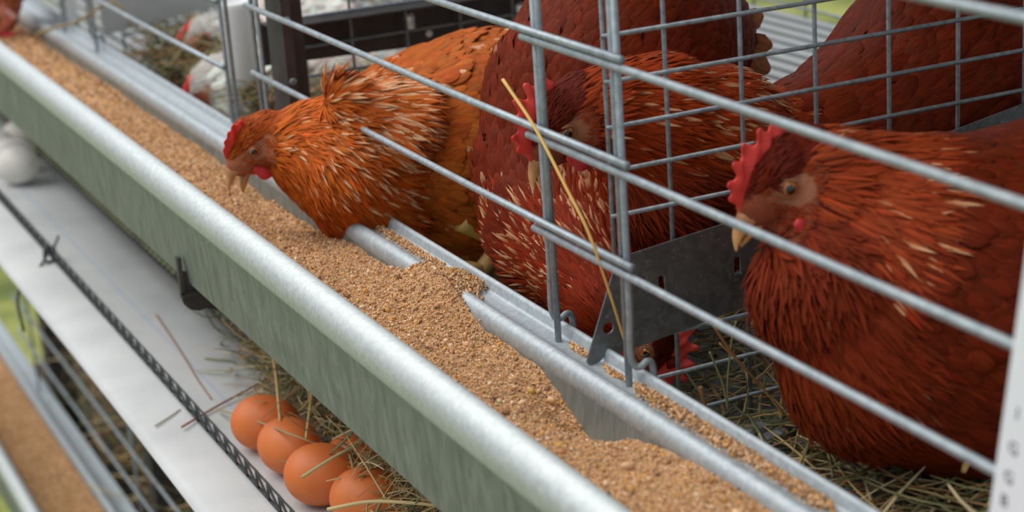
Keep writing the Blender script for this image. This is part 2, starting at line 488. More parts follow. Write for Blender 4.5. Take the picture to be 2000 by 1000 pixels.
# grey divider plate with bent slots, on the near side of the mesh
def slotted_plate(name, x, outline, slots, holes, mat, th=0.0012):
    """A sheet in a Y-Z plane with slot holes, made with polygon tessellation."""
    from mathutils.geometry import tessellate_polygon
    loops = [outline] + slots + holes
    pts = [p for l in loops for p in l]
    tri = tessellate_polygon([[Vector((p[0], p[1], 0)) for p in l] for l in loops])
    b = MB(); n = len(pts)
    V = [(x - th/2, p[0], p[1]) for p in pts] + [(x + th/2, p[0], p[1]) for p in pts]
    F = [tuple(t)[::-1] for t in tri] + [tuple(i + n for i in t) for t in tri]
    k = 0
    for l in loops:
        m = len(l)
        for i in range(m):
            F.append((k+i, k+(i+1) % m, n+k+(i+1) % m, n+k+i))
        k += m
    b.add(V, F)
    return b
def slot(y, z, w=0.0044, h=0.0095):
    # an arched slot, flat at the bottom
    L = [(y-w/2, z-h/2), (y+w/2, z-h/2), (y+w/2, z+h/2-w*0.4)]
    for a in range(1, 6):
        th = math.pi * a / 6
        L.append((y + w/2*math.cos(th), z + h/2 - w*0.4 + w*0.45*math.sin(th)))
    L.append((y-w/2, z+h/2-w*0.4))
    return L
PX = 0.0052
out = [(-0.0232,-0.0592),(-0.0225,-0.0612),(-0.0195,-0.0622),(-0.0150,-0.0612),(-0.0120,-0.0590),(-0.0105,-0.0575),(0.0027,-0.0588),(0.0500,-0.0532),(0.0917,-0.0478),(0.20,-0.0345),(0.45,-0.004),(0.45,0.062),(0.287,0.0393),(0.1948,0.0256),(0.076,0.0044),(0.0151,-0.0014),(0.005,-0.0025),(-0.0015,-0.0058),(-0.0045,-0.0130)]
sl = [slot(0.0272, -0.0232), slot(0.0775, -0.0225), slot(0.13, -0.012), slot(0.18, -0.004)]
hole = [[(-0.0085+0.0032*math.cos(a)*1.1, -0.0425+0.0030*math.sin(a)*1.15) for a in np.linspace(0, 2*math.pi, 12, endpoint=False)]]
pl = slotted_plate('divider_plate', PX, out, sl, hole, M_PLATE).build('divider_plate', M_PLATE, origin=(PX, 0.05, -0.06), smooth=False)
tag(pl, 'grey sheet metal divider plate with arched slots beside the right hen', 'divider plate')
for (y, z) in ((0.0272, -0.0232), (0.0775, -0.0225), (0.13, -0.012), (0.18, -0.004)):
    b = MB()
    b.tube(smooth_path([(PX+0.0005, y-0.0018, z-0.0052), (PX+0.0024, y-0.0018, z-0.0046), (PX+0.0034, y-0.0016, z-0.0022)], 4), 0.0005, 6)
    b.box((PX-0.0008, y-0.0021, z-0.0060), (PX+0.0026, y+0.0021, z-0.0048))
    tag(b.build('slot_tongue', M_PLATE, pl, smooth=False), 'bent tongue of the plate at a slot')

# second partition: dark post, dark slotted beam and light sheet above it
b = MB(); b.prism([(-0.575,-0.004),(-0.535,-0.004),(-0.535,0.004),(-0.560,0.004),(-0.560,0.022),(-0.575,0.022)], 'Z', -0.115, 0.26)
po = tag(b.build('cage_post', M_DARK, origin=(-0.555, 0, -0.115), smooth=False), 'dark brown steel post with bolts behind the white tube and orange hen', 'post', 'dark cage posts')
for z in (0.0555, 0.0055):
    b = MB(); b.ellipsoid((-0.5345, 0.0, z), (0.0016, 0.0032, 0.0032)); tag(b.build('bolt', M_MESH, po), 'zinc bolt head')
ou = [(0.004,0.0045),(0.45,-0.0085),(0.45,0.044),(0.004,0.0415)]
bs = [slot(0.0328, 0.0225, 0.0065, 0.0135), slot(0.1385, 0.0225, 0.0065, 0.0135), slot(0.245, 0.018, 0.0065, 0.0135), slot(0.35, 0.016, 0.0065, 0.0135)]
bm_ = slotted_plate('b', -0.618, ou, bs, [], M_DARK, 0.0016)
bm_.prism([(-0.618,0.0415),(-0.575,0.0425),(-0.575,0.0410),(-0.6165,0.0400)], 'Y', 0.004, 0.45)
be = tag(bm_.build('slotted_beam', M_DARK, origin=(-0.618, 0.2, 0.02), smooth=False), 'dark brown slotted steel beam above the orange hen', 'beam')
for i, y in enumerate((0.0328, 0.1385, 0.245, 0.35)):
    b = MB(); z = 0.0225 - (0 if i < 2 else 0.005)
    b.box((-0.6190, y+0.0026, z-0.0075), (-0.6150, y+0.0042, z+0.0060)); b.box((-0.619, y-0.0028, z-0.0080), (-0.6145, y+0.0042, z-0.0062))
    b.ellipsoid((-0.6165, y+0.0005, z+0.0068), (0.0016, 0.0034, 0.0022), nu=12, nv=8)
    tag(b.build('slot_tongue', M_LIGHTPANEL, be, smooth=False), 'bright bent tongue of a beam slot')
b = MB(); b.ellipsoid((-0.6165, 0.1555, 0.0105), (0.0015, 0.0033, 0.0033)); tag(b.build('rivet', M_WHITE, be), 'pale round rivet')
b = MB(); b.box((-0.660, 0.03, 0.0500), (-0.657, 0.45, 0.20))
tag(b.build('grey_sheet', M_LIGHTPANEL, origin=(-0.66, 0.2, 0.05), smooth=False), 'light grey metal sheet above the dark slotted beam', 'metal sheet', 'metal sheets of the far cages')
b = MB(); b.prism([(-0.004,-0.049),(0.060,-0.043),(0.42,0.0),(0.42,0.16),(-0.004,0.16)], 'X', -1.170, -1.167)
tag(b.build('grey_sheet', M_LIGHTPANEL, origin=(-1.17, 0.2, 0.0), smooth=False), 'blurred pale metal sheet at upper left beside the white tube', 'metal sheet', 'metal sheets of the far cages')
b = MB(); b.prism([(-0.002,-0.062),(0.008,-0.062),(0.020,0.14),(-0.006,0.14)], 'X', -1.35, -1.346)
tag(b.build('white_tag', M_WHITE, origin=(-1.35, 0, -0.055), smooth=False), 'blurred cream plastic strip by the far end of the trough', 'strip')

# white drinker tube behind the left pair of uprights
b = MB()
c0 = (-0.80, 0.0385, 0.006)
prof = [(0.0,-0.060),(0.006,-0.0595),(0.0115,-0.056),(0.0140,-0.048),(0.0150,0.018),(0.0154,0.0235),(0.0144,0.0250),(0.0134,0.024),(0.0130,0.004),(0.0,0.004)]
nu = 32; V = []; F = []
for (r_, z_) in prof:
    for k in range(nu):
        th = 2*math.pi*k/nu; V.append((c0[0]+r_*math.cos(th), c0[1]+r_*math.sin(th), c0[2]+z_))
for i in range(len(prof)-1):
    for k in range(nu):
        k2 = (k+1) % nu; F.append((i*nu+k, i*nu+k2, (i+1)*nu+k2, (i+1)*nu+k))
b.add(V, F)
tag(b.build('drinker_tube', M_WHITE, origin=(c0[0], c0[1], c0[2]-0.06)), 'white plastic open-topped tube standing between the left wire uprights', 'tube')

# ---------------------------------------------------------------- floor of the cages: slats that slope to the front
def zf(y): return -0.145 + 0.115 * y
fl = MB()
for k in range(36):
    y = 0.0 + 0.0185 * k
    fl.prism([(y, zf(y)-0.004), (y+0.011, zf(y+0.011)-0.004), (y+0.011, zf(y+0.011)), (y, zf(y))], 'X', -2.2, 0.62)
for k in range(24):
    x = -2.2 + 0.1224*k
    fl.prism([(0.0, zf(0)-0.008), (0.66, zf(0.66)-0.008), (0.66, zf(0.66)-0.0035), (0.0, zf(0)-0.0035)], 'X', x-0.003, x+0.003)
tag(fl.build('floor', M_GREYPL, smooth=False), kind='structure')
fl = MB(); fl.box((-2.2, 0.0, TIER-0.15), (-0.6, 0.66, TIER-0.14))
tag(fl.build('floor_lower', M_DARKFLOOR, smooth=False), kind='structure')
fl = MB(); fl.box((-2.2, 0.035, -0.215), (0.62, 0.70, -0.209))
tag(fl.build('floor_underlay', M_DARKFLOOR, smooth=False), kind='structure')      # dark sheet added under the slats so their gaps show black
# wires that carry the eggs from the floor down to the belt
e = tag(empty('egg_roll_out', (-1.0, -0.02, -0.235)), 'dark ribbed roll-out wires in the gap under the trough', 'wire rack')
b = MB()
for k in range(150):
    x = -2.2 + 0.0165*k
    b.tube(smooth_path([(x, 0.03, -0.150), (x, -0.005, -0.158), (x, -0.024, -0.185), (x, -0.034, -0.228), (x, -0.041, -0.236)], 3), 0.0011, 5)
tag(b.build('roll_out_wires', M_DARK, e), kind='stuff')
b = MB()
for y, z in ((-0.010,-0.163),(-0.0275,-0.200),(-0.036,-0.233)): b.tube([(-2.2, y, z), (0.4, y, z)], 0.0016, 6)
b.build('cross_wires', M_DARK, e)

# ---------------------------------------------------------------- egg belt
bt = MB()
prof = [(-0.034,-0.2405),(-0.060,-0.2405),(-0.0935,-0.2400),(-0.125,-0.2400),(-0.1385,-0.2405),(-0.152,-0.2415),(-0.165,-0.2435),(-0.1735,-0.2470)]
nx = 120; V = []; F = []
for i in range(nx):
    x = -2.3 + 2.75*i/(nx-1)
    for j, (y, z) in enumerate(prof):
        V.append((x, y + (0.0015*math.sin(x*7) if j > 5 else 0), z + 0.0012*math.sin(x*9 + j*0.7) * (j > 3)))
m_ = len(prof)
for i in range(nx-1):
    for j in range(m_-1): F.append((i*m_+j, i*m_+j+1, (i+1)*m_+j+1, (i+1)*m_+j))
bt.add(V, F)
ob = tag(bt.build('egg_belt', M_BELT, smooth=True), 'white woven egg belt with a thin blue thread, below the trough', 'egg belt')
md = ob.modifiers.new('thick', 'SOLIDIFY'); md.thickness = 0.0012; md.offset = 0
# black edging mesh: diamonds along the belt
def lattice(x0, x1, pitch, y, z0, z1, r):
    b = MB(); n = int((x1-x0)/pitch)
    for ph in (0,):
        P = []
        for k in range(2*n+1):
            x = x0 + 0.5*pitch*k; up = (k+ph) % 2
            P.append((x, y - 0.0040*up + (0.0006 if ph else -0.0006), z1 if up else z0))
        b.tube(P, r, 5)
    b.tube([(x0, y, z0), (x1, y, z0)], r*1.3, 6)
    P = [(x0 + 0.5*pitch*k, y-0.0045, z1 + 0.0004*(k % 2)) for k in range(2*n+1)]
    b.tube(P, r*0.9, 5)
    return b
b = lattice(-2.2, 0.3, 0.0250, -0.1265, -0.2385, -0.2190, 0.0010)
ed = tag(b.build('edging_mesh', M_BLACKPL, origin=(-0.9, -0.1265, -0.2385)), 'black plastic diamond mesh edging standing along the egg belt', 'edging')
b = MB()
xt = -0.985
b.tube(smooth_path([(xt-0.004,-0.124,-0.226),(xt,-0.134,-0.224),(xt+0.004,-0.1365,-0.236),(xt,-0.128,-0.238),(xt-0.003,-0.124,-0.229),(xt+0.002,-0.132,-0.2225),(xt+0.006,-0.136,-0.232),(xt+0.010,-0.150,-0.246),(xt+0.02,-0.172,-0.262),(xt+0.05,-0.176,-0.29)], 5), 0.0016, 6)
b.tube(smooth_path([(xt,-0.128,-0.229),(xt+0.006,-0.122,-0.216),(xt+0.010,-0.121,-0.211)], 4), 0.0013, 6)
tag(b.build('wire_tie', M_BLACKPL, origin=(xt, -0.13, -0.24)), 'black knotted tie holding the mesh edging near the left edge', 'tie')

# ---------------------------------------------------------------- eggs
def egg_mesh(name, mat, L=0.057, W=0.0435):
    n, nu_ = 22, 28; V = []; F = []
    for i in range(n+1):
        t = math.pi*i/n; x = -math.cos(t)
        r = math.sin(t) * (1 - 0.10*x) * W/2
        for k in range(nu_):
            a = 2*math.pi*k/nu_; V.append((x*L/2, r*math.cos(a), r*math.sin(a)))
    for i in range(n):
        for k in range(nu_):
            k2 = (k+1) % nu_; F.append((i*nu_+k, i*nu_+k2, (i+1)*nu_+k2, (i+1)*nu_+k))
    return mk(name, V, F, mat)
E0 = egg_mesh('egg', M_EGG_B)
ZE = -0.2395 + 0.0218
def put(o, x, y, rz, label, group, s=1.0, ry=0.0):
    o.location = (x, y, -0.2395 + 0.02185*s); o.rotation_euler = (0, ry, rz); o.scale = (s, s, s)
    tag(o, label, 'egg', group); return o
brown = [(*(-0.3909, -0.0961, -0.2395)[:2], 0.85, 'brown egg at the far end of the row on the belt, crossed by a straw', 0.98),
         (*(-0.3368, -0.0955, -0.2395)[:2], 0.35, 'glossy orange-brown egg, second from the far end of the brown row', 0.98),
         (*(-0.2746, -0.0927, -0.2395)[:2], 0.95, 'brown egg in the row with hay over its right side', 1.02),
         (*(-0.2841, -0.0645, -0.2395)[:2], 0.2, 'dark brown egg half hidden by hay behind the row of brown eggs', 0.95),
         (*(-0.2191, -0.0806, -0.2395)[:2], 0.7, 'nearest brown egg, cut by the bottom of the picture', 1.0)]
for i, (x, y, rz, lab, s) in enumerate(brown):
    o = E0 if i == 0 else E0.copy()
    if i: COL.objects.link(o)
    put(o, x, y, rz, lab, 'brown eggs on the belt', s)
W0 = egg_mesh('egg', M_EGG_W)
white = [(-1.325, -0.0905, 0.4, 'blurred white egg nearest of the white eggs at the left edge', 1.05),
         (-1.385, -0.0850, 1.2, 'white egg behind the nearest white egg at the left edge', 1.0),
         (-1.440, -0.0930, 0.3, 'white egg cut by the left edge of the picture', 1.05),
         (-1.475, -0.0560, 0.3, 'farthest white egg, close under the trough at the left edge', 1.0)]
for i, (x, y, rz, lab, s) in enumerate(white):
    o = W0 if i == 0 else W0.copy()
    if i: COL.objects.link(o)
    put(o, x, y, rz, lab, 'white eggs on the belt', s)
# ================================================================== HENS
def surface_nets(Fd, org, h):
    """Naive surface nets on a distance grid (negative inside)."""
    s = Fd < 0
    nx, ny, nz = Fd.shape
    corners = [(i, j, k) for i in (0, 1) for j in (0, 1) for k in (0, 1)]
    def sub(A, c): return A[c[0]:nx-1+c[0], c[1]:ny-1+c[1], c[2]:nz-1+c[2]]
    cnt = sum(sub(s, c).astype(np.int8) for c in corners)
    mask = (cnt > 0) & (cnt < 8)
    idx = np.full(mask.shape, -1, np.int64)
    cells = np.argwhere(mask)
    idx[mask] = np.arange(len(cells))
    pos = np.zeros((len(cells), 3)); num = np.zeros(len(cells))
    for a in corners:
        for ax in range(3):
            if a[ax] == 1: continue
            bcn = list(a); bcn[ax] = 1
            fa = Fd[cells[:, 0]+a[0], cells[:, 1]+a[1], cells[:, 2]+a[2]]
            fb = Fd[cells[:, 0]+bcn[0], cells[:, 1]+bcn[1], cells[:, 2]+bcn[2]]
            cr = (fa < 0) != (fb < 0)
            t = np.where(cr, fa / (fa - fb + 1e-20), 0)
            p = np.tile(np.array(a, float), (len(cells), 1)); p[:, ax] += t
            pos[cr] += p[cr]; num[cr] += 1
    V = org + (cells + pos / num[:, None]) * h
    Q = []
    for ax in range(3):
        o1, o2 = [(1, 2), (2, 0), (0, 1)][ax]
        sl_a = [slice(None)]*3; sl_b = [slice(None)]*3
        sl_a[ax] = slice(0, -1); sl_b[ax] = slice(1, None)
        A = s[tuple(sl_a)]; B = s[tuple(sl_b)]
        e = np.argwhere(A != B)
        e = e[(e[:, o1] > 0) & (e[:, o2] > 0) & (e[:, o1] < Fd.shape[o1]-1) & (e[:, o2] < Fd.shape[o2]-1)]
        ins = s[e[:, 0], e[:, 1], e[:, 2]]
        def cell(d1, d2):
            q = e.copy(); q[:, o1] -= d1; q[:, o2] -= d2
            return idx[q[:, 0], q[:, 1], q[:, 2]]
        q = np.stack([cell(1, 1), cell(0, 1), cell(0, 0), cell(1, 0)], 1)
        q[~ins] = q[~ins][:, ::-1]
        Q.append(q)
    return V, np.vstack(Q)

def bone_dist(P, bones):
    """Distances to every round bone, and the parameter along it."""
    D = []; Tt = []
    for a, ra, b, rb in bones:
        ab = b - a; L2 = ab @ ab + 1e-12
        t = np.clip(((P - a) @ ab) / L2, 0, 1)
        D.append(np.linalg.norm(P - a - t[:, None]*ab, axis=1) - (ra + t*(rb - ra))); Tt.append(t)
    return np.array(D), np.array(Tt)

def smin_all(D, k):
    m = D.min(0)
    return m - k*np.log(np.exp(-(D - m)/k).sum(0))

def blob(bones, h, k, yscale=None, pad=0.006):
    """Small organic solid (comb, wattle) from bones in local coordinates; yscale flattens it sideways."""
    P = np.array([b[0] for b in bones] + [b[2] for b in bones]); R = max(max(b[1], b[3]) for b in bones)
    lo = P.min(0) - R - pad; hi = P.max(0) + R + pad
    n = np.ceil((hi - lo)/h).astype(int) + 1
    G = np.stack(np.meshgrid(*[lo[i] + h*np.arange(n[i]) for i in range(3)], indexing='ij'), -1)
    D, _ = bone_dist(G.reshape(-1, 3), bones)
    V, F = surface_nets(smin_all(D, k).reshape(n), lo, h)
    if yscale: V[:, 1] *= yscale
    return V, F

ROWS = np.array([0.0, 0.22, 0.45, 0.68, 0.86, 1.0])
W_ROUND = np.array([0.50, 0.85, 1.0, 0.97, 0.72, 0.10])
W_POINT = np.array([0.55, 0.95, 1.0, 0.78, 0.42, 0.05])
W_FLUFF = np.array([0.60, 1.0, 0.95, 0.75, 0.5, 0.22])

def feather_mesh(p, n, t, L, W, wp, lift, bend, base, pale, pale_col, edge, rng, cup=0.22):
    """p,n,t,L,W per feather -> one mesh of small cupped vanes, with colour and uv."""
    N = len(p); S = np.array([-1.0, 0.0, 1.0]); R = len(ROWS)
    b = np.cross(n, t)
    tt = ROWS[None, :, None]; ss = S[None, None, :]
    along = L[:, None, None]*tt*np.ones_like(ss)
    side = (W[:, None]*wp[None, :]/2)[:, :, None]*ss
    wig = rng.normal(0, 0.10, N)[:, None, None]
    side = side + wig*L[:, None, None]*tt**2
    up = 0.0002 + L[:, None, None]*(lift[:, None, None]*tt) - bend*(L[:, None, None]*tt)**2 + cup*(1 - ss**2)*(W[:, None]*wp[None, :])[:, :, None]
    V = p[:, None, None, :] + along[..., None]*t[:, None, None, :] + side[..., None]*b[:, None, None, :] + up[..., None]*n[:, None, None, :]
    c = base[:, None, None, :]*np.ones((1, R, 3, 1))
    # pale shaft streak towards the tip, edge shading painted as a darker vane rim
    core = np.clip((tt - 0.30)/0.25, 0, 1)*np.clip((1.0 - tt)/0.10 + 0.25, 0, 1)*(1 - 0.45*np.abs(ss))
    f = pale[:, None, None]*core
    c = c*(1 - f[..., None]) + pale_col*f[..., None]
    rim = (np.maximum(np.abs(ss)*np.ones_like(tt), (tt > 0.9)*1.0))
    c = c*(1 - edge*rim[..., None]*(1 - 0.8*f[..., None]))
    uv = np.stack([np.broadcast_to((ss + 1)/2 + rng.random(N)[:, None, None]*50, (N, R, 3)), np.broadcast_to(tt*1.0 + rng.random(N)[:, None, None]*50, (N, R, 3))], -1)
    q = []
    for r in range(R-1):
        for s_ in range(2):
            q.append((r*3+s_, r*3+s_+1, (r+1)*3+s_+1, (r+1)*3+s_))
    Q = (np.arange(N)[:, None, None]*R*3 + np.array(q)[None]).reshape(-1, 4)
    return V.reshape(-1, 3), Q, c.reshape(-1, 3), uv.reshape(-1, 2)

def tri_sample(V, F, n, rng):
    T = np.vstack([F[:, [0, 1, 2]], F[:, [0, 2, 3]]])
    A = np.cross(V[T[:, 1]] - V[T[:, 0]], V[T[:, 2]] - V[T[:, 0]])
    ar = np.linalg.norm(A, axis=1)/2
    pick = rng.choice(len(T), n, p=ar/ar.sum())
    r1 = np.sqrt(rng.random(n)); r2 = rng.random(n)
    w = np.stack([1-r1, r1*(1-r2), r1*r2], 1)
    p = (V[T[pick]]*w[:, :, None]).sum(1)
    return p, ar.sum()

HEADZONE, HACKLE, BODY, BREAST, NAPE = 0, 1, 2, 3, 4

def hen(label, cat_group, seed, head, fwd, up, chain, extra, cols, scale=1.0, h=0.0042, beak_open=0.0, comb_lean=0.0, comb_size=1.0, comb_len=1.0, comb_x0=21.0, pale_z=None, speck=0.005,
        dens=1.0, pale_amt=0.3, base_z=-0.13, tail=None, legs=None, flow_down=0.0, skin=(0.27, 0.068, 0.034), wattle_drop=1.0, detail=True):
    """head: skull centre. chain: [(point, radius, zone)...] from the nape to the tail. extra: [(p0,r0,p1,r1,zone)...].
    cols: dict of linear colours for head, hackle, body, breast, pale."""
    rng = np.random.default_rng(seed)
    H0 = np.array(head, float); f = nrm(fwd); u = nrm(np.asarray(up, float) - f*(np.asarray(up, float) @ f)); l = np.cross(u, f)
    MH = np.stack([f, l, u], 1)*scale*0.001           # local mm -> world
    def hw(p): return H0 + np.asarray(p, float) @ MH.T
    mm = 0.001*scale
    hb = [((-4,0,5),14.5,(-15,0,1),14.0), ((0,0,1),13.0,(15,0,-4),8.8), ((-6,0,-7),12.0,(11,0,-10),6.8), ((6,0,7),8.5,(15,0,1),7.0),
          ((0,7,-1),8.0,(8,5,-4),6.0), ((0,-7,-1),8.0,(8,-5,-4),6.0), ((6,9.8,7.0),3.4,(-3,10.6,7.4),3.7), ((6,-9.8,7.0),3.4,(-3,-10.6,7.4),3.7)]
    HB = [(hw(a), ra*mm, hw(b), rb*mm) for a, ra, b, rb in hb]
    nodes = [(hw((-15, 0, 0)), 11.5*mm, NAPE)] + [(np.array(p, float), r, z) for p, r, z in chain]
    BB, zones, flows, chaint = [], [], [], []
    for i in range(len(nodes)-1):
        a, b = nodes[i], nodes[i+1]
        BB.append((a[0], a[1], b[0], b[1])); zones.append(NAPE if i == 0 else b[2]); flows.append(nrm(b[0]-a[0])); chaint.append(i)
    for (p0, r0, p1, r1, z) in extra:
        p0 = np.array(p0, float); p1 = np.array(p1, float)
        BB.append((p0, r0, p1, r1)); zones.append(z); flows.append(nrm(p1-p0)); chaint.append(2)
    nh = len(HB)
    zones = np.array([HEADZONE]*nh + zones); flows = np.array([-f]*nh + flows)
    allb = HB + BB
    P = np.array([b[0] for b in allb] + [b[2] for b in allb]); Rr = np.array([b[1] for b in allb] + [b[3] for b in allb])
    lo = (P - Rr[:, None]).min(0) - 0.014; hi = (P + Rr[:, None]).max(0) + 0.014
    def field(X):
        dh, _ = bone_dist(X, HB); db, _ = bone_dist(X, BB)
        a = smin_all(dh, 0.0010*scale); b = smin_all(db, 0.005)
        m = np.minimum(a, b); kk = 0.0022
        return m - kk*np.log(np.exp(-(a-m)/kk) + np.exp(-(b-m)/kk))
    def grid(lo_, hi_, hh):
        n = np.ceil((hi_ - lo_)/hh).astype(int) + 1
        G = np.stack(np.meshgrid(*[lo_[i] + hh*np.arange(n[i]) for i in range(3)], indexing='ij'), -1).reshape(-1, 3)
        return surface_nets(field(G).reshape(n), lo_, hh)
    V, F = grid(lo, hi, h)
    def grad(X, e=0.0012):
        g = np.stack([field(X + np.eye(3)[i]*e) - field(X - np.eye(3)[i]*e) for i in range(3)], 1)
        return g/(np.linalg.norm(g, axis=1)[:, None] + 1e-12)
    # the bare face: in front of the ear and below the crown
    iMH = np.linalg.inv(MH)
    def bare(X, m=0.0):
        q = (X - H0) @ iMH.T
        return (q[:, 0] > -13 + m) & (q[:, 2] < 7.2 - m - 0.10*np.clip(q[:, 0], 0, 20)) & (q[:, 2] > -13 - 0.25*np.clip(q[:, 0], 0, 20)) & (np.abs(q[:, 1]) < 24) & (q[:, 0] < 30)
    def bare_eye(X):
        q = (X - H0) @ iMH.T
        return (np.hypot(q[:, 0]-2.5, q[:, 2]-2.0) < 8.0) | (q[:, 0] > 13) | (np.abs(q[:, 1]) < 5)
    base = np.array([P[:, 0].mean(), P[:, 1].mean(), base_z])
    q = (V - H0) @ iMH.T
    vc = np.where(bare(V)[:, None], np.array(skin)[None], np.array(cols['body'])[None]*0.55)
    # pale bare ring round the eye, warmer cheek
    de = np.linalg.norm(np.stack([q[:, 0]-2.5, q[:, 2]-2.0], 1), axis=1)
    ring = np.clip(1 - np.abs(de - 6.5)/4.0, 0, 1)*bare(V)
    vc = vc*(1 - ring[:, None]*0.6) + np.array((0.50, 0.25, 0.14))*ring[:, None]*0.6
    vc = vc*(0.85 + 0.3*rng.random((len(V), 1)))
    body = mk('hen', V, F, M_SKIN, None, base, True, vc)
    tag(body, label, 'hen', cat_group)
    # ---- plumage
    def coat(name, zset, density, Lr, Wr, wp, lift, bend, colf, palef, edge, cup, fluff=0.0):
        n0 = int(area*density*dens)
        p, _ = tri_sample(V, F, n0, rng)
        D, T = bone_dist(p, allb)
        near = D.argmin(0)
        keep = np.isin(zones[near], zset) & ~bare(p) if not fluff else (bare(p) & ~bare_eye(p))
        p = p[keep]; D = D[:, keep]
        if len(p) == 0: return
        w = np.exp(-np.clip(D - D.min(0), 0, 0.1)/0.010)
        fl = (w[:, :, None]*flows[:, None, :]).sum(0)
        fl = fl + np.array((0, 0, -flow_down))[None]
        nn = grad(p)
        fl = fl + rng.normal(0, 0.11, fl.shape)*np.linalg.norm(fl, axis=1)[:, None]
        tt = fl - nn*(fl*nn).sum(1)[:, None]
        ln = np.linalg.norm(tt, axis=1); ok = ln > 0.15*np.linalg.norm(fl, axis=1)
        p, nn, tt = p[ok], nn[ok], tt[ok]/ln[ok][:, None]
        n = len(p)
        Lx = rng.uniform(*Lr, n)*scale; Wx = rng.uniform(*Wr, n)*scale
        grow = 1 + (0.55*np.clip((np.linalg.norm(p - H0, axis=1) - 0.05*scale)/0.07, 0, 1) if HACKLE in zset else 0)
        Lx = Lx*grow; Wx = Wx*grow
        lf = lift*rng.uniform(0.4, 1.6, n)
        # how far from the head along the bird, for the pattern
        dist = np.linalg.norm(p - H0, axis=1)
        bc, pl = colf(p, n, dist), palef(p, n, dist)
        Vf, Ff, Cf, Uf = feather_mesh(p, nn, tt, Lx, Wx, wp, lf, bend, bc, pl, np.array(cols['pale']), edge, rng, cup)
        mk(name, Vf, Ff, M_FEATHER, body, None, True, Cf, Uf)
    _, area = tri_sample(V, F, 10, rng)
    def shade(c, v=0.22):
        def fn(p, n, d):
            k = np.exp(rng.normal(0, v, n))[:, None]
            hue = rng.normal(0, 0.10, n)[:, None]
            cc = np.array(c)[None]*k
            return cc*np.concatenate([np.ones((n, 1)), 1 + hue, 1 + hue], 1)
        return fn
    nz = lambda p, n, d: (rng.random(n) < speck)*rng.uniform(0.2, 0.6, n)
    def hackle_pale(p, n, d):
        x = np.clip((d - 0.045*scale)/0.06, 0, 1)
        if pale_z: x = x*np.clip((p[:, 2] - pale_z[0])/(pale_z[1] - pale_z[0]), 0.12, 1)
        return (rng.random(n) < pale_amt*(0.08 + 0.92*x**1.4))*rng.uniform(0.45, 1.0, n)
    coat('body_feathers', [BODY], 46000, (0.014, 0.021), (0.0080, 0.0116), W_ROUND, 0.12, 3.5, shade(cols['body'], 0.12), nz, 0.16, 0.15)
    coat('breast_feathers', [BREAST], 200000, (0.012, 0.021), (0.0012, 0.0030), W_FLUFF, 0.13, 3.5, shade(cols['breast'], 0.16), nz, 0.12, 0.18)
    coat('hackle_feathers', [HACKLE], 250000 if detail else 50000, (0.012, 0.020), (0.0014, 0.0025), W_POINT, 0.14, 4.5, shade(cols['hackle'], 0.16), hackle_pale, 0.18, 0.22)
    coat('nape_feathers', [NAPE], 330000 if detail else 90000, (0.008, 0.014), (0.0012, 0.0021), W_POINT, 0.14, 6.0, shade((np.array(cols['head'])+np.array(cols['hackle']))/2, 0.14), lambda p, n, d: np.zeros(n), 0.12, 0.2)
    coat('head_feathers', [HEADZONE], 700000 if detail else 150000, (0.0050, 0.0085), (0.0009, 0.0016), W_POINT, 0.12, 8.0, shade(cols['head'], 0.14), lambda p, n, d: np.zeros(n), 0.1, 0.2)
    if detail:
        coat('face_fuzz', [HEADZONE], 420000, (0.0022, 0.0042), (0.00035, 0.0006), W_POINT, 0.25, 8.0, shade(cols['hackle'], 0.2), lambda p, n, d: np.zeros(n), 0.1, 0.2, fluff=1.0)
    # ---- comb
    cs = comb_size
    cb = [((20,0,-1),4.6,(16,0,9),6.2), ((16,0,9),6.2,(8,0,15),7.0), ((8,0,15),7.0,(-3,0,18),6.0), ((-3,0,18),6.0,(-8,0,19),4.5), ((10,0,5),6,(0,0,9),6),
          ((20,0,4),3.6,(25,0,8),1.7), ((18,0,9),4.2,(23,0,15),1.8), ((13,0,14),4.4,(17,0,22),1.9), ((7,0,18),4.6,(9,0,26.5),2.0), ((0,0,19),4.6,(0,0,28.5),2.2), ((-6,0,19),4.0,(-10,0,26.5),2.1)]
    cbs = []
    for a, ra, b_, rb in cb:
        s_ = lambda p_: np.array((comb_x0 - (21-p_[0])*comb_len, p_[1], 4 + (p_[2]-4)*cs if p_[2] > 4 else p_[2]), float)
        cbs.append((s_(a), ra, s_(b_), rb))
    Vc, Fc = blob(cbs, 1.0 if detail else 1.6, 0.9, yscale=0.46)
    Vc[:, 1] += (1.0*np.sin(Vc[:, 0]*0.35 + seed) + 0.6*np.sin(Vc[:, 0]*0.8 + Vc[:, 2]*0.5))*np.clip((Vc[:, 2]-8)/12, 0, 1)
    hgt = np.clip(Vc[:, 2]-8, 0, None)
    Vc[:, 1] += math.tan(comb_lean)*hgt
    red = np.array(cols.get('comb', (0.74, 0.050, 0.038)))
    cc = red[None]*(0.9 + 0.2*rng.random((len(Vc), 1)))
    tipw = np.clip((Vc[:, 2]-20)/16, 0, 1)[:, None]
    cc = cc*(1-0.25*tipw) + np.array((0.85, 0.16, 0.12))*0.25*tipw
    mk('comb', hw(Vc), Fc, M_COMB, body, None, True, cc)
    # ---- wattles and ear lobes
    for sg in (1, -1):
        wd = wattle_drop
        Vw, Fw = blob([(np.array((9.0,0,-12)),2.8,np.array((6.0,0,-15-4*wd)),4.4), (np.array((6.0,0,-15-3*wd)),4.6,np.array((2.5,0,-16-5*wd)),3.6)], 0.9 if detail else 1.5, 0.9, yscale=0.6)
        wy = np.clip(max(outer_y(field, hw, (7.0, -14.0), sg), outer_y(field, hw, (5.0, -18.0), sg)) + 0.8, 8.5, 20.0)
        Vw[:, 1] = Vw[:, 1] + sg*(wy + 0.06*np.clip(-12-Vw[:, 2], 0, 20))
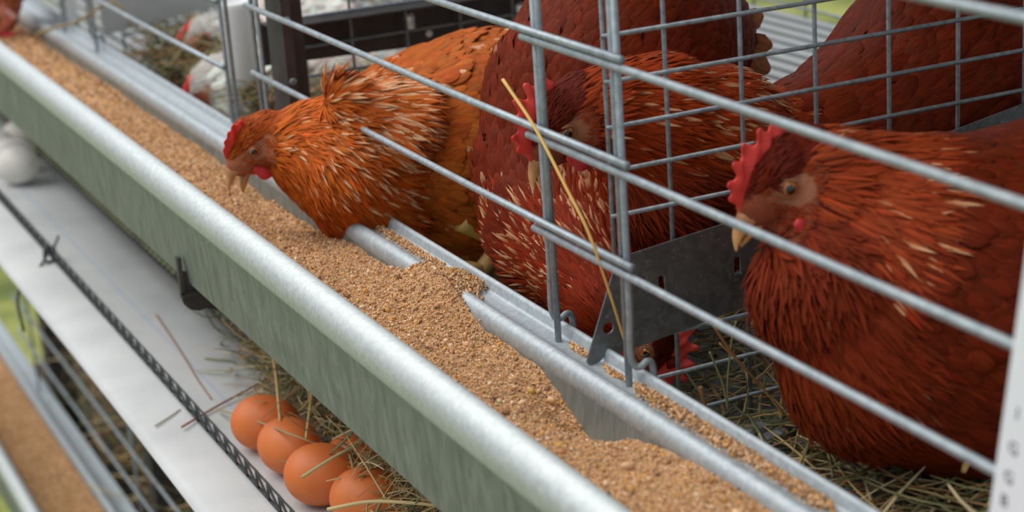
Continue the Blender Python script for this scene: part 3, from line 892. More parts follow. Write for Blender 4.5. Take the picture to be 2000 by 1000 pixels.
        cw = np.array((0.68, 0.045, 0.055))[None]*(0.9 + 0.2*rng.random((len(Vw), 1)))
        mk('wattle', hw(Vw), Fw, M_COMB, body, None, True, cw)
        Ve, Fe = blob([(np.array((-10.5,0,-1)),2.8,np.array((-10.5,0,-9)),3.6)], 0.9 if detail else 1.5, 0.9, yscale=0.45)
        ys = surf_y(field, hw, (-10.5, -5.0), sg)
        Ve[:, 1] += ys + sg*0.6
        ce = np.array((0.72, 0.36, 0.31))[None]*(0.9 + 0.2*rng.random((len(Ve), 1)))
        mk('ear_lobe', hw(Ve), Fe, M_COMB, body, None, True, ce)
        # ---- eye: ball, iris and pupil, in a lidded socket
        ye = surf_y(field, hw, (2.5, 2.0), sg)
        er = 4.7
        cen = np.array((2.5, ye - sg*2.7, 2.0))
        ax = nrm((0.28, sg*1.0, 0.05))
        nu2, nv2 = 28, 22; Vv = []; Ff_ = []; Cv = []
        a1 = nrm(np.cross(ax, (0, 0, 1))); a2 = np.cross(ax, a1)
        for i in range(nv2+1):
            ph = math.pi*i/nv2*0.62
            for k in range(nu2):
                th = 2*math.pi*k/nu2
                Vv.append(cen + er*(math.cos(ph)*ax + math.sin(ph)*(math.cos(th)*a1 + math.sin(th)*a2)))
                r_ = math.sin(ph) if ph < 1.57 else 1
                Cv.append((0.006,0.005,0.005) if r_ < 0.44 else ((0.40,0.12,0.022) if r_ < 0.72 else ((0.16,0.05,0.02) if r_ < 0.80 else (0.40,0.20,0.11))))
        for i in range(nv2):
            for k in range(nu2):
                k2 = (k+1) % nu2; Ff_.append((i*nu2+k, (i+1)*nu2+k, (i+1)*nu2+k2, i*nu2+k2))
        eye = mk('eye', hw(np.array(Vv)), Ff_, M_EYE, body, None, True, np.array(Cv))
        lid = MB()
        ang = np.linspace(0, 2*math.pi, 33)[:-1]
        for rr_, hh_, tr in ((4.0, 2.45, 0.75), (4.9, 1.5, 0.65)):
            pts = [cen + ax*hh_ + rr_*(math.cos(a)*a1*1.14 + math.sin(a)*a2*0.92) for a in ang]
            lid.tube(hw(np.array(pts + [pts[0]])), tr*mm, 7, cap=False)
        lc = np.tile(np.array((0.36, 0.15, 0.075)), (len(lid.V), 1))
        mk('eyelid', lid.V, lid.F, M_SKIN, eye, None, True, lc)
    # ---- beak
    def loft(stations, lower):
        n = 18; Vb = []; Fb = []; Cb = []
        for (x, z, hw_, hh_) in stations:
            for k in range(n):
                th = 2*math.pi*k/n
                y = hw_*math.cos(th); zz = math.sin(th)
                zz = zz*hh_ if (zz > 0) != lower else zz*hh_*0.35
                Vb.append((x, y, z + zz))
                tcol = np.clip((x - 15)/20, 0, 1)
                cbk = np.array((0.44, 0.16, 0.045))*(1-tcol) + np.array((0.78, 0.44, 0.17))*tcol
                streak = math.exp(-((x-25)/4.5)**2)*(0.65 if zz > 0 else 0.2)*(not lower)
                Cb.append(cbk*(1-streak) + np.array((0.22, 0.065, 0.02))*streak)
        for i in range(len(stations)-1):
            for k in range(n):
                k2 = (k+1) % n; Fb.append((i*n+k, i*n+k2, (i+1)*n+k2, (i+1)*n+k))
        Fb.append(tuple(range(n))[::-1]); Fb.append(tuple((len(stations)-1)*n + k for k in range(n)))
        return np.array(Vb), Fb, np.array(Cb)
    ust = [tuple(q) for q in smooth_path([(12,-5.2,7.2,7.2),(18,-5.2,6.6,6.6),(23,-6.2,5.4,5.6),(27.5,-8.2,3.9,4.3),(31,-11.0,2.3,2.8),(33,-14.6,0.8,1.0)], 5)]
    lst = [tuple(q) for q in smooth_path([(11,-8.4,6.2,4.2),(18,-8.8,5.6,4.2),(23,-10.0,4.3,3.6),(27,-11.8,2.8,2.4),(30,-13.8,0.9,0.9)], 5)]
    Vb, Fb, Cb = loft(ust, False); mk('upper_beak', hw(Vb), Fb, M_BEAK, body, None, True, Cb)
    Vb, Fb, Cb = loft(lst, True)
    if beak_open:
        cx, cz = 9, -8; c_, s2 = math.cos(-beak_open), math.sin(-beak_open)
        x_, z_ = Vb[:, 0]-cx, Vb[:, 2]-cz
        Vb[:, 0] = cx + c_*x_ - s2*z_; Vb[:, 2] = cz + s2*x_ + c_*z_
    mk('lower_beak', hw(Vb), Fb, M_BEAK, body, None, True, Cb)
    # ---- tail: long vanes in a fan
    if tail:
        p0, d0, L0, nT = np.array(tail[0], float), nrm(tail[1]), tail[2], tail[3]
        side = nrm(np.cross(d0, (0, 0, 1))); upv = np.cross(side, d0)
        for k in range(nT):
            a = (k/(nT-1) - 0.5)*2.5 + rng.normal(0, 0.08)
            d = nrm(d0 + upv*math.sin(a)*0.85 + side*rng.normal(0, 0.12))
            n_ = nrm(np.cross(d, upv*math.cos(a) - d0*math.sin(a)) + 1e-6)
            rows = np.linspace(0, 1, 12); Vt = []; Ct = []; Ut = []
            for r_ in rows:
                w_ = 0.0080*(0.35 + 0.65*min(1, r_*2.5))*(1 if r_ < 0.85 else max(0.12, math.sqrt(max(0, 1-((r_-0.85)/0.16)**2))))
                for s_ in (-1, -0.5, 0, 0.5, 1):
                    Vt.append(p0 + d*L0*r_*(1 - 0.10*abs(a) + 0.10*math.sin(k*2.1)) + np.cross(n_, d)*w_*s_ + n_*(0.0022*(1-s_*s_) - 0.010*r_*r_*math.copysign(1, k - nT/2)))
                    Ct.append(np.array(cols.get('tail', cols['body']))*(1 - 0.3*r_) + np.array(cols['pale'])*0.8*max(0, r_-0.40)); Ut.append((s_*0.5 + k*3.3, r_*4))
            Ft = []
            for i in range(11):
                for j in range(4): Ft.append((i*5+j, i*5+j+1, (i+1)*5+j+1, (i+1)*5+j))
            tf = mk('tail_feather', Vt, Ft, M_FEATHER, body, None, True, np.array(Ct), np.array(Ut))
    # ---- legs
    for hip, foot, fd in (legs or []):
        hip, foot = np.array(hip, float), np.array(foot, float); fd = nrm((fd[0], fd[1], 0)); sd = np.array((-fd[1], fd[0], 0))
        lg = MB()
        hock = hip*0.45 + foot*0.55 - fd*0.022
        lg.tube(smooth_path([hip, hock, foot], 6), np.linspace(0.0085, 0.0055, 13), 10)
        for a, Lt in ((0, 0.045), (0.55, 0.038), (-0.55, 0.038), (math.pi, 0.022)):
            d = fd*math.cos(a) + sd*math.sin(a)
            lg.tube(smooth_path([foot + (0, 0, 0.002), foot + d*Lt*0.45 + (0, 0, 0.006), foot + d*Lt*0.85 + (0, 0, 0.001), foot + d*Lt + (0, 0, -0.003)], 4), np.linspace(0.0045, 0.0014, 13), 8)
        lg.build('leg', M_SHANK, body)
    return body

def outer_y(field, hw, xz, sg):
    ys = np.linspace(0, 26, 105)
    d = field(hw(np.stack([np.full(105, xz[0]), sg*ys, np.full(105, xz[1])], 1)))
    i = np.flatnonzero(d < 0)
    return ys[i[-1]] if len(i) else 0.0

def surf_y(field, hw, xz, sg):
    """Sideways distance (local mm) from the skull's middle to its skin."""
    ys = np.linspace(4, 26, 89)
    d = field(hw(np.stack([np.full(89, xz[0]), sg*ys, np.full(89, xz[1])], 1)))
    i = np.argmax(d > 0)
    return sg*ys[i]

ORANGE = dict(head=(0.38, 0.070, 0.010), hackle=(0.54, 0.110, 0.013), body=(0.43, 0.098, 0.013), breast=(0.40, 0.074, 0.010), pale=(0.92, 0.64, 0.38), tail=(0.40, 0.11, 0.03))
RUST = dict(head=(0.13, 0.014, 0.005), hackle=(0.26, 0.026, 0.005), body=(0.165, 0.020, 0.005), breast=(0.20, 0.025, 0.006), pale=(0.82, 0.48, 0.25), tail=(0.26, 0.07, 0.03))
WHITE = dict(head=(0.80, 0.76, 0.70), hackle=(0.80, 0.76, 0.70), body=(0.80, 0.76, 0.70), breast=(0.80, 0.76, 0.70), pale=(0.85, 0.82, 0.76))
G = 'hens in the upper cages'

# orange hen at the left, neck pushed under a bar to feed
hen('bright orange hen at left of centre reaching over the trough with open beak', G, 11,
    head=(-0.3920, -0.0842, -0.0050), fwd=(0.08, -0.84, -0.54), up=(0.05, -0.45, 0.9),
    chain=[((-0.3850, -0.0494, -0.0089), 0.025, HACKLE), ((-0.3750, -0.0283, -0.0182), 0.037, HACKLE), ((-0.3707, 0.0040, -0.0210), 0.050, HACKLE), ((-0.3852, 0.0320, -0.0270), 0.060, HACKLE), ((-0.3975, 0.0620, -0.0327), 0.072, BODY), ((-0.3690, 0.0920, -0.0301), 0.083, BODY), ((-0.3400, 0.1388, -0.0184), 0.070, BODY), ((-0.3350, 0.1982, -0.0035), 0.035, BODY)],
    extra=[((-0.3720, -0.0330, -0.0148), 0.032, (-0.3620, -0.0260, -0.0495), 0.024, HACKLE), ((-0.3500, -0.0178, 0.0154), 0.018, (-0.3520, -0.0315, 0.0342), 0.006, HACKLE), ((-0.3450, -0.0200, 0.0280), 0.010, (-0.3380, 0.0096, 0.0094), 0.028, HACKLE), ((-0.3500, -0.0225, -0.0236), 0.036, (-0.3450, -0.0057, -0.0564), 0.026, HACKLE), ((-0.4121, 0.0280, -0.0540), 0.046, (-0.3998, 0.0660, -0.0725), 0.058, BREAST)],
    cols=ORANGE, scale=1.0, beak_open=0.42, comb_size=0.80, comb_len=0.62, comb_x0=15.0, comb_lean=0.45, pale_amt=0.5, pale_z=(-0.045, 0.0), speck=0.03, skin=(0.44, 0.14, 0.075), base_z=-0.142,
    legs=[((-0.3100, 0.0412, -0.0647), (-0.3000, 0.0491, -0.1026), (0.1, -1)), ((-0.3800, 0.0966, -0.0922), (-0.3850, 0.1066, -0.1372), (0, -1))])

# dark hen in the middle with its head down under the grey plate
hen('dark red hen in the centre, head lowered below the grey plate', G, 12,
    head=(-0.0300, 0.0355, -0.0722), fwd=(0.08, -0.10, -0.99), up=(0.62, 0.75, 0.0),
    chain=[((-0.0716, 0.0420, -0.0647), 0.024, NAPE), ((-0.1147, 0.0500, -0.0514), 0.033, HACKLE), ((-0.1704, 0.0580, -0.0378), 0.047, HACKLE), ((-0.2046, 0.0780, -0.0157), 0.060, BODY), ((-0.2150, 0.1066, 0.0219), 0.074, BODY), ((-0.2200, 0.1349, 0.0522), 0.074, BODY), ((-0.2200, 0.1697, 0.0630), 0.052, BODY), ((-0.2200, 0.2004, 0.0603), 0.026, BODY)],
    extra=[((-0.1854, 0.0560, -0.0410), 0.044, (-0.1673, 0.0480, -0.0615), 0.035, BREAST)],
    cols=RUST, scale=0.92, comb_size=1.15, comb_len=1.25, comb_x0=28.0, pale_amt=0.42, base_z=-0.142,
    tail=((-0.2050, 0.1830, 0.0597), (0.05, 0.95, -0.05), 0.050, 16),
    legs=[((-0.1900, 0.0659, -0.0729), (-0.1900, 0.0713, -0.1107), (0.1, -1)), ((-0.2000, 0.0991, -0.0676), (-0.2000, 0.1053, -0.0985), (0.1, -1))])

# hen whose head sits behind the pair of uprights
hen('red hen behind the wire uprights and the mesh, its comb left of the uprights', G, 13,
    head=(-0.0820, 0.0119, 0.0539), fwd=(0.05, -0.80, -0.60), up=(0.05, -0.6, 0.8),
    chain=[((-0.0800, 0.0361, 0.0571), 0.025, HACKLE), ((-0.0800, 0.0723, 0.0463), 0.036, HACKLE), ((-0.0820, 0.1088, 0.0269), 0.044, HACKLE), ((-0.0850, 0.1548, 0.0043), 0.042, HACKLE), ((-0.0880, 0.1994, -0.0002), 0.050, BODY), ((-0.0920, 0.2485, 0.0042), 0.064, BODY), ((-0.0960, 0.3076, 0.0249), 0.080, BODY), ((-0.1000, 0.3794, 0.0553), 0.055, BODY)],
    extra=[((-0.0780, 0.0909, 0.0080), 0.042, (-0.0800, 0.1319, -0.0165), 0.050, BREAST)],
    cols=dict(RUST, hackle=(0.34, 0.042, 0.006), body=(0.16, 0.020, 0.005)), scale=1.12, beak_open=0.1, comb_size=1.1, pale_amt=0.35, base_z=-0.14,
    legs=[((-0.0600, 0.1415, -0.0203), (-0.0600, 0.1474, -0.0788), (0, -1)), ((-0.1100, 0.1976, -0.0429), (-0.1100, 0.2086, -0.0951), (0, -1))])

# hen at the right, nearest
hen('dark red hen at the right edge looking out over the grey plate', G, 14,
    head=(0.0880, 0.0524, 0.0501), fwd=(0.03, -0.90, -0.44), up=(0.0, -0.42, 0.9),
    chain=[((0.0920, 0.0784, 0.0454), 0.028, HACKLE), ((0.1000, 0.1041, 0.0222), 0.040, HACKLE), ((0.1120, 0.1184, 0.0024), 0.058, HACKLE), ((0.1180, 0.1357, -0.0082), 0.068, HACKLE), ((0.1220, 0.1531, -0.0194), 0.076, BODY), ((0.1300, 0.2023, -0.0142), 0.075, BODY), ((0.1350, 0.2701, -0.0042), 0.062, BODY), ((0.1400, 0.3246, 0.0166), 0.032, BODY)],
    extra=[((0.1020, 0.0916, 0.0051), 0.022, (0.1080, 0.0708, -0.0061), 0.036, BREAST), ((0.1080, 0.0766, -0.0073), 0.042, (0.1180, 0.0952, -0.0460), 0.052, BREAST), ((0.1180, 0.0952, -0.0460), 0.050, (0.1250, 0.1338, -0.0614), 0.056, BODY)],
    cols=dict(RUST, hackle=(0.33, 0.048, 0.012)), scale=1.17, comb_size=0.95, wattle_drop=1.7, comb_x0=19.5, pale_amt=0.42, base_z=-0.135, comb_lean=0.12,
    legs=[((0.1000, 0.1359, -0.0882), (0.1000, 0.1359, -0.1224), (0, -1)), ((0.1500, 0.1309, -0.0643), (0.1500, 0.1414, -0.0963), (0, -1))])

# white hens in the far cages
hen('blurred white hen low behind the left wire uprights', G, 16,
    head=(-0.8600, 0.0187, -0.0560), fwd=(0.1, -0.85, -0.5), up=(0, -0.4, 0.9),
    chain=[((-0.8600, 0.0305, -0.0573), 0.022, HACKLE), ((-0.8600, 0.0420, -0.0694), 0.036, HACKLE), ((-0.8600, 0.0669, -0.0811), 0.052, BODY), ((-0.8600, 0.1153, -0.0785), 0.066, BODY), ((-0.8600, 0.1706, -0.0716), 0.060, BODY), ((-0.8600, 0.2160, -0.0628), 0.03, BODY)],
    extra=[], cols=WHITE, detail=False, dens=0.5, base_z=-0.135, h=0.006, pale_amt=0.0, comb_size=0.5)
hen('far blurred white hen with red comb between the left wires', G, 17,
    head=(-1.0800, 0.0784, -0.0500), fwd=(0.2, -0.9, -0.3), up=(0, -0.3, 0.95),
    chain=[((-1.0800, 0.0910, -0.0507), 0.020, HACKLE), ((-1.0800, 0.1068, -0.0643), 0.030, HACKLE), ((-1.0800, 0.1295, -0.0705), 0.045, BODY), ((-1.0800, 0.1769, -0.0719), 0.054, BODY), ((-1.0800, 0.2254, -0.0703), 0.04, BODY)],
    extra=[], cols=WHITE, detail=False, dens=0.5, base_z=-0.13, h=0.006, pale_amt=0.0, comb_size=0.6, skin=(0.7, 0.2, 0.18))
hen('farthest hen with pink face feeding at the top left corner of the trough', G, 18,
    head=(-1.3600, -0.0854, -0.0454), fwd=(0.1, -0.75, -0.65), up=(0, -0.65, 0.75),
    chain=[((-1.3700, -0.0730, -0.0235), 0.020, NAPE), ((-1.3900, -0.0577, -0.0006), 0.030, HACKLE), ((-1.4100, -0.0221, 0.0263), 0.046, BODY), ((-1.4200, 0.0305, 0.0312), 0.056, BODY), ((-1.4300, 0.0895, 0.0261), 0.035, BODY)],
    extra=[], cols=dict(ORANGE, head=(0.45, 0.14, 0.08)), detail=False, dens=0.5, base_z=-0.14, h=0.006, skin=(0.75, 0.26, 0.2), scale=1.25)
# ================================================================== FEED
def feed_height(x, y):
    z = -0.0705 + 0.010*(fbm(x*14, y*14, 3, 3) - 0.45) + 0.0045*(fbm(x*60, y*60, 3, 9) - 0.45)
    z = z + 0.006*np.clip((-0.06 - y)/0.06, 0, 1)                                   # heaped towards the front
    z = z + 0.0240*np.exp(-((x + 0.175)/0.045)**2 - ((y + 0.036)/0.030)**2)        # heap pushed over the rail
    z = z + 0.0085*np.exp(-((x + 0.10)/0.10)**2 - ((y + 0.080)/0.040)**2)
    z = z - 0.0210*np.exp(-((x - 0.045)/0.040)**2 - ((y + 0.044)/0.022)**2)        # eaten hollow by the rail
    z = z + 0.006*np.exp(-((x - 0.20)/0.09)**2)
    z = z - 0.010*np.exp(-((x + 0.45)/0.09)**2 - ((y + 0.045)/0.03)**2)
    z = z - 0.006*np.exp(-((y + 0.040)/0.010)**2)*(x < -0.5)
    return z
ICO = None
def ico():
    t = (1 + 5**0.5)/2
    V = np.array([(-1,t,0),(1,t,0),(-1,-t,0),(1,-t,0),(0,-1,t),(0,1,t),(0,-1,-t),(0,1,-t),(t,0,-1),(t,0,1),(-t,0,-1),(-t,0,1)])
    V /= np.linalg.norm(V[0])
    F = np.array([(0,11,5),(0,5,1),(0,1,7),(0,7,10),(0,10,11),(1,5,9),(5,11,4),(11,10,2),(10,7,6),(7,1,8),(3,9,4),(3,4,2),(3,2,6),(3,6,8),(3,8,9),(4,9,5),(2,4,11),(6,2,10),(8,6,7),(9,8,1)])
    return V, F
def crumbs(p, size, rng):
    """Irregular crumbs at points p."""
    V0, F0 = ico(); n = len(p)
    sc = size[:, None]*rng.uniform(0.25, 1.0, (n, 3))
    V = V0[None]*sc[:, None, :]*rng.uniform(0.75, 1.25, (n, 12, 1))
    q = rng.normal(size=(n, 4)); q /= np.linalg.norm(q, axis=1)[:, None]
    w, x, y, z = q.T
    Rm = np.stack([1-2*(y*y+z*z), 2*(x*y-z*w), 2*(x*z+y*w), 2*(x*y+z*w), 1-2*(x*x+z*z), 2*(y*z-x*w), 2*(x*z-y*w), 2*(y*z+x*w), 1-2*(x*x+y*y)], 1).reshape(n, 3, 3)
    V = np.einsum('nij,nkj->nki', Rm, V) + p[:, None, :]
    F = (np.arange(n)[:, None, None]*12 + F0[None]).reshape(-1, 3)
    return V.reshape(-1, 3), F
def crumb_cols(n, rng):
    pal = np.array([(0.56,0.325,0.17),(0.64,0.40,0.225),(0.47,0.26,0.125),(0.70,0.48,0.29),(0.32,0.17,0.085),(0.62,0.30,0.07),(0.70,0.42,0.08),(0.14,0.075,0.045),(0.74,0.58,0.40),(0.40,0.16,0.06)])
    pr = np.array([0.24,0.22,0.16,0.12,0.07,0.06,0.025,0.03,0.05,0.025]); pr /= pr.sum()
    return pal[rng.choice(len(pal), n, p=pr)]*rng.uniform(0.7, 1.3, (n, 1))

def feed_bed(x0, x1, y0, y1, step, z, hf):
    xs = np.arange(x0, x1, step); ys = np.linspace(y0, y1, int((y1-y0)/step)+1)
    X, Y = np.meshgrid(xs, ys, indexing='ij'); Z = hf(X, Y) + z
    n0, n1 = X.shape
    V = np.stack([X, Y, Z], -1).reshape(-1, 3)
    I = np.arange(n0*n1).reshape(n0, n1)
    F = np.stack([I[:-1, :-1], I[1:, :-1], I[1:, 1:], I[:-1, 1:]], -1).reshape(-1, 4)
    k = fbm(X*220, Y*220, 3, 5).reshape(-1, 1)
    C = np.array((0.52, 0.295, 0.15))*(0.6 + 0.9*k)
    return V, F, C
def join(parts):
    """Quads and triangles into one vertex and face list."""
    V = []; F = []; C = []; k = 0
    for v, f, c in parts:
        V.append(v); C.append(c)
        if f.shape[1] == 4: f = np.vstack([f[:, [0, 1, 2]], f[:, [0, 2, 3]]])
        F.append(f + k); k += len(v)
    return np.vstack(V), np.vstack(F), np.vstack(C)
rg = np.random.default_rng(5)
parts = [feed_bed(-2.2, 0.5, -0.1335, -0.0378, 0.002, 0.0, feed_height)]
for (xa, xb, n, s0, s1) in ((-0.36, 0.36, 80000, 0.0004, 0.0012), (-0.36, 0.36, 2600, 0.0012, 0.0026), (-0.30, 0.30, 60, 0.0025, 0.0042), (-0.9, -0.36, 22000, 0.0006, 0.0017), (-2.1, -0.9, 7000, 0.0014, 0.0030)):
    p = np.stack([rg.uniform(xa, xb, n), rg.uniform(-0.1300, -0.0385, n), np.zeros(n)], 1)
    sz = s0 + (s1 - s0)*rg.random(n)**2.2
    p[:, 2] = feed_height(p[:, 0], p[:, 1]) + sz*rg.uniform(-0.2, 0.6, n)
    v, f = crumbs(p, sz, rg); parts.append((v, f, np.repeat(crumb_cols(n, rg), 12, 0)))
# meal that spilled over the rail at the heap
n = 3800
p = np.stack([rg.normal(-0.165, 0.034, n), rg.uniform(-0.039, -0.0125, n), np.zeros(n)], 1)
k = np.exp(-((p[:, 0] + 0.170)/0.035)**2)
keep = (rg.random(n) < k*1.1) & (p[:, 1] < -0.034 + 0.026*k + 0.002*rg.normal(size=n)); p = p[keep]; k = k[keep]
p[:, 2] = -0.0625 + 0.0125*k*np.clip((0.0 - p[:, 1])/0.03, 0.3, 1) - 0.002*rg.random(len(p))
sz = rg.uniform(0.0007, 0.0018, len(p))
v, f = crumbs(p, sz, rg); parts.append((v, f, np.repeat(crumb_cols(len(p), rg), 12, 0)))
V, F, C = join(parts)
tag(mk('feed', V, F, M_FEED, None, (-0.3, -0.085, -0.10), True, C), 'coarse brown feed meal filling the upper trough', 'feed', kind='stuff')
# lines of meal lying in the rear rail
def spill(x0, x1, n, w, hgt, y0, label):
    x = rg.uniform(x0, x1, n); wv = w*(0.35 + 0.9*fbm(x*45, x*0, 3, 2))*np.clip(np.minimum(x - x0, x1 - x)/0.012, 0.15, 1)
    y = y0 + wv*rg.normal(0, 0.42, n); y = np.clip(y, -0.0240, -0.0125)
    z = -0.0622 + hgt*np.clip(1 - ((y-y0)/(w*0.8))**2, 0, 1)*rg.random(n)
    sz = rg.uniform(0.0006, 0.0014, n)
    v, f = crumbs(np.stack([x, y, z], 1), sz, rg)
    tag(mk('spilled_feed', v, f, M_FEED, None, ((x0+x1)/2, y0, -0.062), True, np.repeat(crumb_cols(n, rg)*1.1, 12, 0)), label, 'feed', 'feed lying in the rear rail', 'stuff')
spill(-0.335, -0.205, 1500, 0.0070, 0.0025, -0.0180, 'thin line of feed crumbs in the rail right of the orange hen')
spill(-0.030, 0.002, 260, 0.0040, 0.0025, -0.0155, 'small heap of feed crumbs in the rail left of the grey plate')
spill(0.012, 0.044, 260, 0.0040, 0.0022, -0.0165, 'few feed crumbs in the rail between plate and wire upright')
spill(0.050, 0.235, 3400, 0.0085, 0.0040, -0.0170, 'long line of feed crumbs in the rail at lower right')
V, F, C = feed_bed(-2.2, -0.8, -0.134, -0.0378, 0.004, TIER, lambda x, y: feed_height(x*0+x*1.3+5, y))
n = 9000
p = np.stack([rg.uniform(-2.2, -0.85, n), rg.uniform(-0.130, -0.0385, n), np.zeros(n)], 1); p[:, 2] = feed_height(p[:, 0]*1.3+5, p[:, 1]) + TIER
v, f = crumbs(p, rg.uniform(0.001, 0.0025, n), rg)
V, F, C = join([(V, F, C), (v, f, np.repeat(crumb_cols(n, rg), 12, 0))])
tag(mk('feed', V, F, M_FEED, None, (-1.5, -0.085, TIER-0.10), True, C), 'brown feed in the trough of the tier below, at bottom left', 'feed', kind='stuff')

# ================================================================== HAY
HAYC = np.array([(0.52,0.36,0.15),(0.36,0.31,0.13),(0.22,0.22,0.10),(0.60,0.43,0.20),(0.42,0.22,0.09),(0.17,0.18,0.09),(0.66,0.54,0.32)])
def stalk_mesh(P, r, col, flat=0.5, seg=5):
    b = MB(); b.tube(P, r, seg, flat=flat)
    return np.array(b.V), b.F, np.tile(np.array(col), (len(b.V), 1))
def hay(name, label, n, sampler, rng, Lr, rr, bendy, zfun, group, tilt=0.22, pal=None, lift=0.012, origin=None):
    b = MB(); C = []
    for _ in range(n):
        c = sampler(rng); L = rng.uniform(*Lr); a = rng.uniform(0, 2*math.pi)
        d = np.array((math.cos(a), math.sin(a), rng.normal(0, tilt))); d = nrm(d)
        s = nrm(np.cross(d, (0, 0, 1))); cv = rng.normal(0, bendy)*L; cz = rng.normal(0, bendy*0.6)*L
        P = []
        for t in np.linspace(-0.5, 0.5, 6):
            q = np.array(c) + d*L*t + s*cv*(4*t*t) + np.array((0, 0, cz*(4*t*t)))
            q[2] = max(q[2], zfun(q[0], q[1]) + 0.001)
            P.append(q)
        r = rng.uniform(*rr)
        k0 = len(b.V)
        b.tube(P, np.array([0.7, 1, 1, 1, 0.9, 0.5])*r, 4, flat=0.45)
        col = (HAYC if pal is None else pal)[rng.integers(len(HAYC if pal is None else pal))]*rng.uniform(0.7, 1.25)
        C += [col]*(len(b.V) - k0)
    return tag(mk(name, b.V, b.F, M_HAY, None, origin, True, np.array(C)), label, 'hay', group, 'stuff')
rh = np.random.default_rng(21)
zfl = lambda x, y: zf(max(y, 0.0)) if y > -0.002 else -0.150
hay('hay_bedding', 'loose green-brown hay on the floor under the right hen', 2400,
    lambda g: (g.uniform(0.012, 0.55), g.uniform(0.015, 0.30), -0.140 + 0.115*0.1 + g.random()**1.5*0.022), rh, (0.03, 0.10), (0.0006, 0.0016), 0.12, zfl, 'hay in the cages', 0.18, origin=(0.25, 0.12, -0.14))
hay('hay_bedding', 'dark hay on the floor below the middle hens', 1500,
    lambda g: (g.uniform(-0.60, -0.01), g.uniform(0.012, 0.40), -0.132 + g.random()*0.02), rh, (0.03, 0.10), (0.0006, 0.0016), 0.12, zfl, 'hay in the cages', 0.18, origin=(-0.3, 0.2, -0.14))
hay('hay_bedding', 'blurred brown and green hay in the far left cage behind the wires', 4200,
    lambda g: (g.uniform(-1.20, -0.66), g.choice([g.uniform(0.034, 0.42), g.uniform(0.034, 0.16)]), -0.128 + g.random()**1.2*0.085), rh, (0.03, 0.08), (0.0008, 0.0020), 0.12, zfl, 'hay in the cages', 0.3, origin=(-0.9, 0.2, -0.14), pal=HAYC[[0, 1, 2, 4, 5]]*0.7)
hay('hay_bedding', 'brown hay behind the wire front of the tier below', 2200,
    lambda g: (g.uniform(-1.9, -0.8), g.uniform(0.02, 0.35), TIER - 0.13 + g.random()*0.22), rh, (0.05, 0.16), (0.0009, 0.0024), 0.12, lambda x, y: TIER-0.139, 'hay in the cages', 0.4, origin=(-1.4, 0.2, TIER-0.14))
hay('hay_tuft', 'tangled hay hanging below the trough beside the brown eggs', 1250,
    lambda g: (lambda x, k: (x, g.normal(-0.045, 0.014) - 0.012*k, -0.2385 + abs(g.normal(0.016, 0.030)) + 0.02*k*g.random()))(*[(g.uniform(-0.60, -0.06), 0), (g.normal(-0.22, 0.065), 1), (g.normal(-0.44, 0.05), 0), (g.normal(-0.17, 0.07), 1)][g.integers(4)]), rh, (0.02, 0.065), (0.0005, 0.0013), 0.14, lambda x, y: -0.2385, 'hay under the trough', 0.5, origin=(-0.35, -0.045, -0.238))

def stalk(label, P, r, col, name='hay_stalk', n=7, group=None):
    b = MB(); Q = smooth_path(P, n); b.tube(Q, np.linspace(1, 0.7, len(Q))*r, 7, flat=0.8)
    return tag(mk(name, b.V, b.F, M_HAY, None, tuple(Q[0]), True, np.tile(np.array(col), (len(b.V), 1))), label, 'stalk', group)
GS = 'single stalks of hay'
stalk('long yellow straw standing slanted in front of the wire uprights', [(-0.0657, -0.0300, 0.0916), (-0.0296, -0.0290, 0.0700), (0.0031, -0.0285, 0.0432), (0.0236, -0.0265, 0.0215), (0.0326, -0.0215, -0.0077), (0.0357, -0.0140, -0.0416)], 0.0011, (0.72, 0.45, 0.13), 'straw')
stalk('brown stalk leaning from the rail up behind the lowest bar', [(0.0300, 0.0437, -0.0427), (0.0320, 0.0559, -0.0640), (0.0340, 0.0777, -0.0935), (0.0400, 0.0942, -0.1178)], 0.0011, (0.40, 0.20, 0.07), group=GS)
stalk('thin orange stalk crossing the leaning brown stalk', [(0.0280, 0.0501, -0.0577), (0.0310, 0.0597, -0.0698), (0.0340, 0.0744, -0.0895), (0.0400, 0.0839, -0.1057)], 0.0008, (0.50, 0.27, 0.09), group=GS)
stalk('green stalk with a ragged tip standing behind the rail', [(0.0220, 0.0654, -0.0495), (0.0220, 0.0623, -0.0591), (0.0220, 0.0602, -0.0712), (0.0220, 0.0582, -0.0865), (0.0220, 0.0576, -0.1023)], 0.0009, (0.26, 0.26, 0.11), group=GS)
stalk('pale green curved stalk left of the ragged green stalk', [(0.0200, 0.0483, -0.0651), (0.0200, 0.0520, -0.0747), (0.0210, 0.0560, -0.0879), (0.0220, 0.0576, -0.1023)], 0.0009, (0.30, 0.30, 0.17), group=GS)
stalk('short broken brown stalk standing just behind the rail', [(0.0180, 0.0425, -0.0858), (0.0180, 0.0442, -0.0941), (0.0180, 0.0462, -0.1026)], 0.0018, (0.34, 0.17, 0.08), group=GS)
stalk('long brown stem lying on the belt towards the first brown egg', [(-0.4685, -0.1422, -0.2375), (-0.4938, -0.1028, -0.2365), (-0.5187, -0.0552, -0.2345), (-0.5265, -0.0412, -0.2330)], 0.0012, (0.30, 0.13, 0.06), group=GS)
stalk('thin brown stem lying on the belt beside the blue thread', [(-0.7500, -0.0848, -0.2385), (-0.6347, -0.0939, -0.2385), (-0.5661, -0.1006, -0.2385), (-0.5138, -0.1042, -0.2385)], 0.0009, (0.36, 0.22, 0.12), group=GS)
stalk('thin green stem lying across the first two brown eggs', [(-0.4832, -0.1082, -0.2360), (-0.4062, -0.1075, -0.2160), (-0.3129, -0.1050, -0.1960), (-0.2830, -0.0885, -0.2000)], 0.0010, (0.36, 0.32, 0.16), group=GS)
